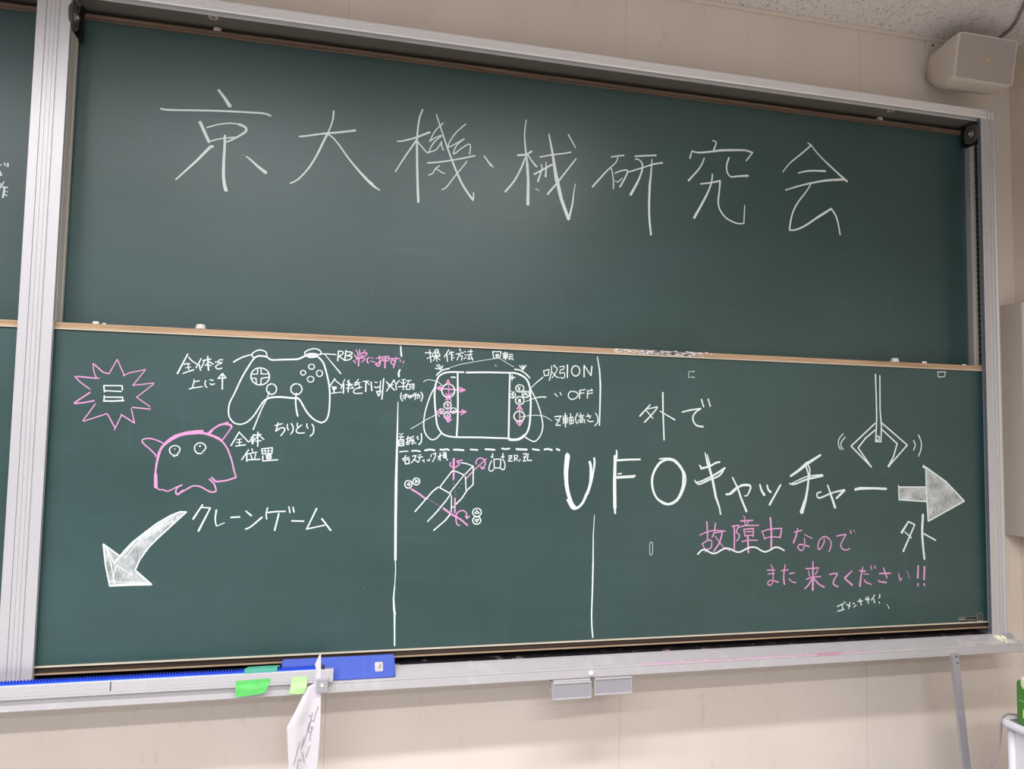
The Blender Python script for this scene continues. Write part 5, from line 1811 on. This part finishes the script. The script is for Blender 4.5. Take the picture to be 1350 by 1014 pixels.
stub('white chalk stub on the mid rail near the left post', 0.112, 0.018, 0.0042, 0.2)
stub('thin white chalk stub on the mid rail, second from the left post', 0.141, 0.011, 0.0022, -0.3)
stub('white chalk stub on the mid rail right of the right bumper', 3.350, 0.022, 0.0042, 0.1)
stub('thin white chalk stub on the mid rail beside the right post', 3.555, 0.02, 0.0022)

# ------------------------------------------------------------------ things on and under the chalk tray
# aluminium bar with a blue toothed rack, lying along the tray
t = thing('aluminium_bar', 'long aluminium bar with blue toothed rack and green tape, lying along the tray', 'bar', (0.2, -0.085, -0.066))
bp = [(-0.0825, -0.0680), (-0.098, -0.0680), (-0.1, -0.0665), (-0.1, -0.0595), (-0.099, -0.059), (-0.1, -0.0585), (-0.1, -0.050), (-0.0993, -0.0495), (-0.1, -0.049),
      (-0.1, -0.027), (-0.0985, -0.0255), (-0.0825, -0.0255)]
obj('bar', prism(B(), bp, 'x', -0.75, 0.921), 'alu', t)
bm = B()
box(bm, -0.75, 0.882, -0.097, -0.0835, -0.0255, -0.0185)
x = -0.75
while x < 0.880:
    prism(bm, [(x, -0.0185), (x + 0.0016, -0.0125), (x + 0.0042, -0.0125), (x + 0.0058, -0.0185)], 'y', -0.097, -0.0835)
    x += 0.0088
obj('gear_rack', bm, 'blue', t, False, 'bright blue toothed rack')
obj('rack_foot', box(B(), -0.75, 0.884, -0.0985, -0.0835, -0.0256, -0.0232), plain('pale_blue_edge', srgb(140, 170, 235), 0.5), t)
obj('rack_stop', box(B(), 0.880, 0.893, -0.097, -0.0835, -0.0255, -0.0135, 0.001), 'ink_blue', t)
obj('pen_mark', box(B(), 0.2445, 0.2475, -0.1006, -0.1, -0.0555, -0.0275), 'ink_blue', t)


def tape(name, mat, pts, parent, th=0.0006, label=None):
    """pts: grid of rows of (x,y,z)"""
    bm = B()
    g = [[bm.verts.new(V(*p)) for p in row] for row in pts]
    for a, b in zip(g, g[1:]):
        for i in range(len(a) - 1):
            bm.faces.new((a[i], a[i + 1], b[i + 1], b[i]))
    bmesh.ops.recalc_face_normals(bm, faces=bm.faces[:])
    bmesh.ops.solidify(bm, geom=bm.faces[:], thickness=th)
    return obj(name, bm, mat, parent, False, label)


tape('tape_strip', 'green_tape', [[(0.614, -0.1012, -0.046), (0.65, -0.1012, -0.0455), (0.69, -0.1012, -0.044), (0.720, -0.1012, -0.044)],
                                  [(0.615, -0.1012, -0.060), (0.65, -0.1016, -0.058), (0.69, -0.1015, -0.056), (0.722, -0.1012, -0.055)],
                                  [(0.614, -0.1035, -0.074), (0.65, -0.1070, -0.073), (0.69, -0.1050, -0.072), (0.717, -0.1035, -0.066)],
                                  [(0.617, -0.1040, -0.096), (0.65, -0.1075, -0.094), (0.69, -0.1060, -0.090), (0.708, -0.1045, -0.087)]], t,
     label='crumpled bright green tape')
tape('tape_strip', 'teal_tape', [[(0.640, -0.0992, -0.0245), (0.690, -0.0992, -0.0235), (0.742, -0.0992, -0.0235)],
                                 [(0.640, -0.0988, -0.0112), (0.690, -0.0988, -0.0105), (0.742, -0.0988, -0.0105)],
                                 [(0.650, -0.080, -0.0100), (0.690, -0.080, -0.0095), (0.752, -0.080, -0.0095)]], t, label='teal glossy tape over the rack')
tape('tape_strip', 'lime_tape', [[(0.786, -0.1012, -0.044), (0.815, -0.1012, -0.043), (0.838, -0.1012, -0.043)],
                                 [(0.788, -0.1014, -0.060), (0.815, -0.1050, -0.060), (0.838, -0.1040, -0.060)],
                                 [(0.784, -0.1090, -0.078), (0.812, -0.1130, -0.078), (0.836, -0.1120, -0.076)],
                                 [(0.780, -0.1090, -0.094), (0.806, -0.1140, -0.095), (0.828, -0.1120, -0.096)]], t, label='pale lime tape holding the paper')
bk = obj('bracket', box(box(B(), 0.868, 0.904, -0.1165, -0.1045, -0.095, -0.055, 0.0008), 0.868, 0.906, -0.118, -0.1, -0.055, -0.0525, 0.0008), 'alu_dull', t, False,
         'small grey metal bracket at the bar end')
obj('bolt_head', lathe(B(), (0.886, -0.1165, -0.070), (0, -1, 0), [(0, 0.0062), (0.002, 0.0062), (0.0026, 0.004), (0.001, 0.0035)], 16), 'rim', bk, True)

t.location.y -= 0.0055

# paper hanging from the bar
t = thing('paper_sheet', 'white sheet of paper with pen sketches hanging down from the aluminium bar', 'paper', (0.84, -0.11, -0.40))
rows = [[(0.8765, 0.030), (0.8785, 0.030)], [(0.8675, 0.010), (0.8795, 0.010)], [(0.861, -0.006), (0.880, -0.006)], [(0.866, -0.030), (0.881, -0.030)],
        [(0.862, -0.066), (0.882, -0.066)], [(0.838, -0.078), (0.8825, -0.078)], [(0.824, -0.108), (0.883, -0.108)], [(0.801, -0.155), (0.884, -0.150)],
        [(0.779, -0.197), (0.884, -0.197)], [(0.784, -0.260), (0.883, -0.260)], [(0.790, -0.334), (0.879, -0.334)], [(0.797, -0.420), (0.872, -0.420)]]
bm = B()
g = []
for ri, (a, b) in enumerate(rows):
    row = []
    for i in range(9):
        s = i / 8
        x = a[0] + (b[0] - a[0]) * s
        zz = a[1] + (b[1] - a[1]) * s
        y = -0.1013 if -0.07 < zz else -0.1035
        if zz < -0.06:
            k = min(1.0, (-0.06 - zz) / 0.12)
            y -= 0.006 * k * math.sin(s * 7.5) + 0.012 * k * (1 - s)
        row.append(bm.verts.new(V(x, y, zz)))
    g.append(row)
gb = [[bm.verts.new(v.co + V(0, 0.0004, 0)) for v in row] for row in g]
for a, b, c, d in zip(g, g[1:], gb, gb[1:]):
    for i in range(8):
        bm.faces.new((a[i], b[i], b[i + 1], a[i + 1]))
        bm.faces.new((c[i], c[i + 1], d[i + 1], d[i]))
    for i in (0, 8):
        bm.faces.new((a[i], b[i], d[i], c[i]))
for r1, r2 in ((g[0], gb[0]), (g[-1], gb[-1])):
    for i in range(8):
        bm.faces.new((r1[i], r1[i + 1], r2[i + 1], r2[i]))
bmesh.ops.recalc_face_normals(bm, faces=bm.faces[:])
obj('sheet', bm, 'paper', t)


def py(x, zz):
    for (a, b), (c, d) in zip(rows, rows[1:]):
        if c[1] <= zz <= a[1]:
            f = (a[1] - zz) / (a[1] - c[1])
            l, r = a[0] + (c[0] - a[0]) * f, b[0] + (d[0] - b[0]) * f
            s = min(1, max(0, (x - l) / (r - l)))
            k = min(1.0, max(0.0, (-0.06 - zz) / 0.12))
            return -0.1035 - 0.006 * k * math.sin(s * 7.5) - 0.012 * k * (1 - s) - 0.0022
    return -0.112


bm = B()
for ln in (((0.876, -0.14), (0.868, -0.165), (0.863, -0.19)), ((0.858, -0.16), (0.852, -0.19), (0.846, -0.22)), ((0.850, -0.19), (0.842, -0.225), (0.832, -0.262)),
           ((0.861, -0.205), (0.855, -0.225), (0.852, -0.25)), ((0.822, -0.245), (0.814, -0.275), (0.804, -0.318)), ((0.834, -0.235), (0.826, -0.272)),
           ((0.830, -0.280), (0.838, -0.318)), ((0.820, -0.30), (0.814, -0.34), (0.810, -0.38)), ((0.853, -0.265), (0.842, -0.30))):
    p = spline([(x, py(x, z) , z) for x, z in ln], 3)
    tube(bm, p, 0.0008, 5)
for x, z in ((0.850, -0.170), (0.857, -0.186), (0.856, -0.208), (0.850, -0.222), (0.826, -0.305), (0.848, -0.205)):
    bmesh.ops.create_icosphere(bm, subdivisions=1, radius=0.0022, matrix=Matrix.Translation(V(x, py(x, z), z)))
obj('pen_sketch', bm, 'ink', t)

t.location.y -= 0.0055

# long blue cloth-covered wiper lying on the tray
t = thing('board_eraser', 'long blue cloth-covered board eraser with white square sticker lying on the tray', 'eraser', (0.94, -0.05, -0.07))
b2 = B()
prism(b2, [(-0.0855, -0.0690), (-0.0872, -0.0660), (-0.032, -0.0050), (-0.0215, -0.010), (-0.0215, -0.0455), (-0.034, -0.0525), (-0.082, -0.0700)], 'x', 0.753, 1.128)
bmesh.ops.bevel(b2, geom=[e for e in b2.edges if abs(e.verts[0].co.x - e.verts[1].co.x) < 1e-6 or max(abs(v.co.z + 0.0050) for v in e.verts) < 1e-6], offset=0.0045, segments=2, affect='EDGES')
obj('cloth_cover', b2, 'eraser', t)
bm = B()
for x in (0.766, 0.946, 0.952, 1.022, 1.026, 1.108):
    for i in range(13):
        s0, s1 = (i + 0.15) / 13, (i + 0.75) / 13
        pa = V(x, -0.0872 + 0.0552 * s0 - 0.0004, -0.0660 + 0.0610 * s0 + 0.0004)
        pb = V(x, -0.0872 + 0.0552 * s1 - 0.0004, -0.0660 + 0.0610 * s1 + 0.0004)
        tube(bm, [pa, pb], 0.0006, 4)
obj('stitching', bm, 'stitch', t)


def on_eraser(x, s, up=0.0006):
    n = V(0, -0.73, 0.683)
    return V(x, -0.0872 + 0.0552 * s, -0.0660 + 0.0610 * s) + n * up


bm = B()
c = [on_eraser(x, s) for x, s in ((1.060, 0.30), (1.063, 0.26), (1.084, 0.26), (1.087, 0.30), (1.087, 0.62), (1.083, 0.67), (1.064, 0.67), (1.060, 0.63))]
f = bm.faces.new([bm.verts.new(p) for p in c])
bmesh.ops.solidify(bm, geom=[f], thickness=0.0004)
st = obj('sticker', bm, 'white', t, False, 'small white square sticker')
bm = B()
tube(bm, [on_eraser(1.069, .38, 0.0011), on_eraser(1.072, .52, 0.0011), on_eraser(1.078, .40, 0.0011), on_eraser(1.079, .55, 0.0011), on_eraser(1.070, .58, 0.0011)], 0.0005, 4)
obj('sticker_scribble', bm, 'ink', st)

# two hanging metal plates under the tray
for (lab, x0, x1, zb, yy) in (('left one of two grey metal plates hanging under the chalk tray', 1.6835, 1.829, -0.176, -0.0965),
                              ('right one of two grey metal plates hanging under the chalk tray', 1.8425, 1.986, -0.170, -0.0935)):
    t = thing('hanging_plate', lab, 'metal plate', ((x0 + x1) / 2, yy, zb), 'metal plates under the chalk tray')
    zt = zb + 0.060
    obj('plate', box(B(), x0, x1, yy, yy + 0.004, zb, zt, 0.0008), 'alu_dull', t)
    bm = B()
    box(bm, x0, x1, yy - 0.004, yy, zb, zb + 0.005, 0.001)
    box(bm, x0, x0 + 0.0035, yy - 0.003, yy, zb, zt, 0.001)
    box(bm, x1 - 0.0035, x1, yy - 0.003, yy, zb, zt, 0.001)
    box(bm, x0, x1, yy - 0.005, yy + 0.004, zt - 0.005, zt, 0.001)
    obj('plate_rim', bm, 'alu', t, False, 'pale raised rim')
    bm = B()
    box(bm, x0 + 0.004, x1 - 0.004, yy + 0.002, yy + 0.045, zt - 0.001, -0.109, 0.0005)
    box(bm, x0, x0 + 0.003, yy + 0.003, yy + 0.04, zb + 0.02, zt)
    obj('top_flange', bm, 'alu_tray', t)

# aluminium stay from the tray front to the floor
t = thing('support_strut', 'thin aluminium flat-bar stay leaning from the tray front down to the floor', 'strut', (3.402, -0.17, -Z0))
bm = B()
top, bot = V(3.400, -0.0945, -0.096), V(3.402, -0.1745, -0.7985)
for sgn in (0,):
    d = (bot - top).normalized()
    u = V(1, 0, 0)
    w = d.cross(u).normalized()
    vs = []
    for p in (top, bot):
        vs.append([bm.verts.new(p + u * a + w * b) for a, b in ((-0.0165, -0.002), (0.0165, -0.002), (0.0165, 0.002), (-0.0165, 0.002))])
        if p is top:
            pass
    for i in range(4):
        bm.faces.new((vs[0][i], vs[0][(i + 1) % 4], vs[1][(i + 1) % 4], vs[1][i]))
    bm.faces.new(vs[0][::-1])
    bm.faces.new(vs[1])
    # folded edge of the angle section
    vs = [[bm.verts.new(p + u * a + V(0, b, 0)) for a, b in ((-0.0165, 0.0), (-0.0145, 0.0), (-0.0145, 0.012), (-0.0165, 0.012))] for p in (top, bot)]
    for i in range(4):
        bm.faces.new((vs[0][i], vs[0][(i + 1) % 4], vs[1][(i + 1) % 4], vs[1][i]))
    bm.faces.new(vs[0][::-1])
    bm.faces.new(vs[1])
bmesh.ops.recalc_face_normals(bm, faces=bm.faces[:])
obj('bar', bm, 'alu_dull', t)
for dx, dz in ((0.004, -0.012), (0.006, -0.037)):
    obj('screw', lathe(B(), (3.400 + dx, -0.0975 + dz * 0.11, -0.096 + dz), (0, -1, 0), [(0, 0.003), (0.0012, 0.003), (0.0018, 0.0015)], 10), 'ink_blue', t)

# ------------------------------------------------------------------ loudspeaker in the corner
t = thing('wall_speaker', 'beige wall-mounted speaker with grey grille under the ceiling in the right corner', 'speaker', (3.62, 0.0, 2.34))


def rrect(x0, x1, z0, z1, y_top, y_bot, r, n=4):
    p = []
    for cx, cz, a0 in ((x1 - r, z1 - r, 0), (x0 + r, z1 - r, 90), (x0 + r, z0 + r, 180), (x1 - r, z0 + r, 270)):
        for i in range(n + 1):
            a = math.radians(a0 + 90 * i / n)
            x, zz = cx + r * math.cos(a), cz + r * math.sin(a)
            s = (zz - z0) / (z1 - z0)
            p.append((x, y_bot + (y_top - y_bot) * s, zz))
    return p


def loft(bm, secs):
    rings = [[bm.verts.new(V(*p)) for p in s] for s in secs]
    n = len(rings[0])
    fs = []
    for a, b in zip(rings, rings[1:]):
        for i in range(n):
            fs.append(bm.faces.new((a[i], a[(i + 1) % n], b[(i + 1) % n], b[i])))
    fs.append(bm.faces.new(rings[0][::-1]))
    fs.append(bm.faces.new(rings[-1]))
    bmesh.ops.recalc_face_normals(bm, faces=fs)
    return bm


obj('cabinet', loft(B(), [rrect(3.470, 3.778, 2.345, 2.535, -0.110, -0.077, 0.012), rrect(3.469, 3.779, 2.343, 2.537, -0.100, -0.067, 0.013),
                          rrect(3.474, 3.772, 2.332, 2.540, -0.040, -0.02, 0.022), rrect(3.482, 3.762, 2.345, 2.543, 0.020, 0.025, 0.035),
                          rrect(3.492, 3.752, 2.372, 2.545, 0.070, 0.075, 0.04), rrect(3.500, 3.744, 2.415, 2.545, 0.097, 0.115, 0.03)]), 'speaker', t, True)
bm = B()
o_ = rrect(3.470, 3.778, 2.345, 2.535, -0.1125, -0.0795, 0.012)
i_ = rrect(3.4745, 3.7735, 2.3495, 2.5305, -0.1125, -0.0795, 0.009)
b_ = rrect(3.470, 3.778, 2.345, 2.535, -0.109, -0.076, 0.012)
c_ = rrect(3.4745, 3.7735, 2.3495, 2.5305, -0.109, -0.076, 0.009)
rings = [[bm.verts.new(V(*p)) for p in s] for s in (b_, o_, i_, c_)]
n = len(o_)
for k in range(4):
    a, b = rings[k], rings[(k + 1) % 4]
    for i in range(n):
        bm.faces.new((a[i], a[(i + 1) % n], b[(i + 1) % n], b[i]))
bmesh.ops.recalc_face_normals(bm, faces=bm.faces[:])
obj('front_rim', bm, 'rim', t)
obj('grille', loft(B(), [rrect(3.4742, 3.7738, 2.3492, 2.5308, -0.1115, -0.0785, 0.009), rrect(3.4742, 3.7738, 2.3492, 2.5308, -0.1065, -0.0735, 0.009)]), 'grille', t)
bd = obj('badge', loft(B(), [rrect(3.6185, 3.6455, 2.4225, 2.451, -0.0985, -0.0935, 0.001, 1), rrect(3.6185, 3.6455, 2.4225, 2.451, -0.094, -0.089, 0.001, 1)]), 'gold', t, False,
         'small square gold badge')
bm = B()
for bx in (3.6235, 3.6305, 3.6375):
    box(bm, bx, bx + 0.0022, -0.0985, -0.0945, 2.427, 2.446)
obj('badge_mark', bm, 'rim', bd)
br = obj('wall_bracket', box(box(B(), 3.515, 3.735, 0.118, 0.1295, 2.47, 2.618, 0.002), 3.58, 3.68, 0.09, 0.12, 2.44, 2.53, 0.003), 'speaker', t)
obj('screw', lathe(B(), (3.544, 0.118, 2.598), (0, -1, 0), [(0, 0.005), (0.0015, 0.005), (0.002, 0.003)], 12), 'black', br)
obj('hook', lathe(B(), (3.522, -0.085, 2.5415), (0, -1, 0), [(0, 0.0105), (0.006, 0.0105), (0.0065, 0.006), (0.002, 0.0055)], 16), 'speaker', t, True)

c = obj('speaker_cable', tube(B(), spline([(3.45, -0.60, CEIL - 0.007), (3.60, -0.37, CEIL - 0.007), (3.701, -0.217, CEIL - 0.007), (3.764, -0.13, CEIL - 0.007), (3.808, -0.057, CEIL - 0.007),
                                           (3.826, 0.02, CEIL - 0.011), (3.80, 0.075, 2.59), (3.74, 0.09, 2.53), (3.715, 0.09, 2.49)], 6), 0.0065, 10), 'cable', None, True)
c['label'] = 'grey speaker cable curving across the ceiling to the wall speaker'
c['category'] = 'cable'

# shallow steel box on the right-hand wall
t = thing('wall_cabinet', 'tall beige steel box on the right wall, just right of the blackboard frame', 'cabinet', (3.95, 0.07, 0.347))
obj('body', box(B(), 3.897, XR, 0.012, 0.1295, 0.350, 1.403, 0.004), 'panelbox', t)
obj('door', box(B(), 3.901, 3.98, 0.008, 0.013, 0.355, 1.398, 0.001), 'rim', t)

# ------------------------------------------------------------------ white table, cord and green box at the right edge
t = thing('side_table', 'white table with rounded tube edge, cut by the right photo edge', 'table', (3.6, -0.62, -Z0))
ZT = -0.247
box_t = (3.330, 3.93, -0.90, -0.385)
obj('table_top', box(B(), 3.345, 3.915, -0.885, -0.40, ZT - 0.012, ZT, 0.002), 'table_top', t)
bm = B()
x0, x1, y0, y1 = box_t
r = 0.03
path = []
for cx, cy, a0 in ((x1 - r, y1 - r, 0), (x0 + r, y1 - r, 90), (x0 + r, y0 + r, 180), (x1 - r, y0 + r, 270)):
    for i in range(5):
        a = math.radians(a0 + 22.5 * i)
        path.append((cx + r * math.cos(a), cy + r * math.sin(a), ZT - 0.014))
path.append(path[0])
tube(bm, path, 0.0155, 12, False)
obj('tube_edge', bm, 'table', t, True)
for lx, ly in ((3.352, -0.405), (3.905, -0.405), (3.352, -0.875), (3.905, -0.875)):
    obj('leg', tube(B(), [(lx, ly, ZT - 0.02), (lx, ly, -0.7985)], 0.0145, 12), 'table', t, True)
obj('side_panel', box(B(), 3.349, 3.354, -0.865, -0.42, -0.70, ZT - 0.03), 'table', t)
obj('back_panel', box(B(), 3.365, 3.89, -0.411, -0.405, -0.70, ZT - 0.03), 'table', t)

c = obj('power_cord', tube(B(), spline([(3.520, -0.43, ZT + 0.005), (3.42, -0.40, ZT + 0.005), (3.365, -0.372, ZT + 0.006), (3.352, -0.360, ZT - 0.03), (3.343, -0.358, -0.355), (3.312, -0.358, -0.412),
                                        (3.309, -0.358, -0.445), (3.322, -0.358, -0.50), (3.340, -0.352, -0.62), (3.35, -0.34, -0.76), (3.37, -0.30, -0.7955), (3.55, -0.25, -0.7955)], 6), 0.0035, 8),
         'cable', None, True)
c['label'] = 'thin grey power cord hanging down beside the white table'
c['category'] = 'cord'

t = thing('green_box', 'green plastic box with cream lid and yellow label on the white table', 'box', (3.45, -0.56, ZT))
obj('body', box(B(), 3.325, 3.60, -0.72, -0.445, ZT + 0.001, -0.088, 0.014, 3), 'greenbox', t, True)
obj('lid', box(B(), 3.322, 3.585, -0.735, -0.462, -0.121, -0.066, 0.018, 3), 'cream', t, True, 'cream lid')
obj('label_patch', box(B(), 3.3238, 3.3252, -0.60, -0.478, -0.215, -0.185), 'yellow', t, False, 'yellow label')
obj('body_seam', box(B(), 3.3236, 3.3252, -0.70, -0.462, -0.158, -0.156), plain('pale_green_seam', srgb(150, 190, 130), 0.6), t)
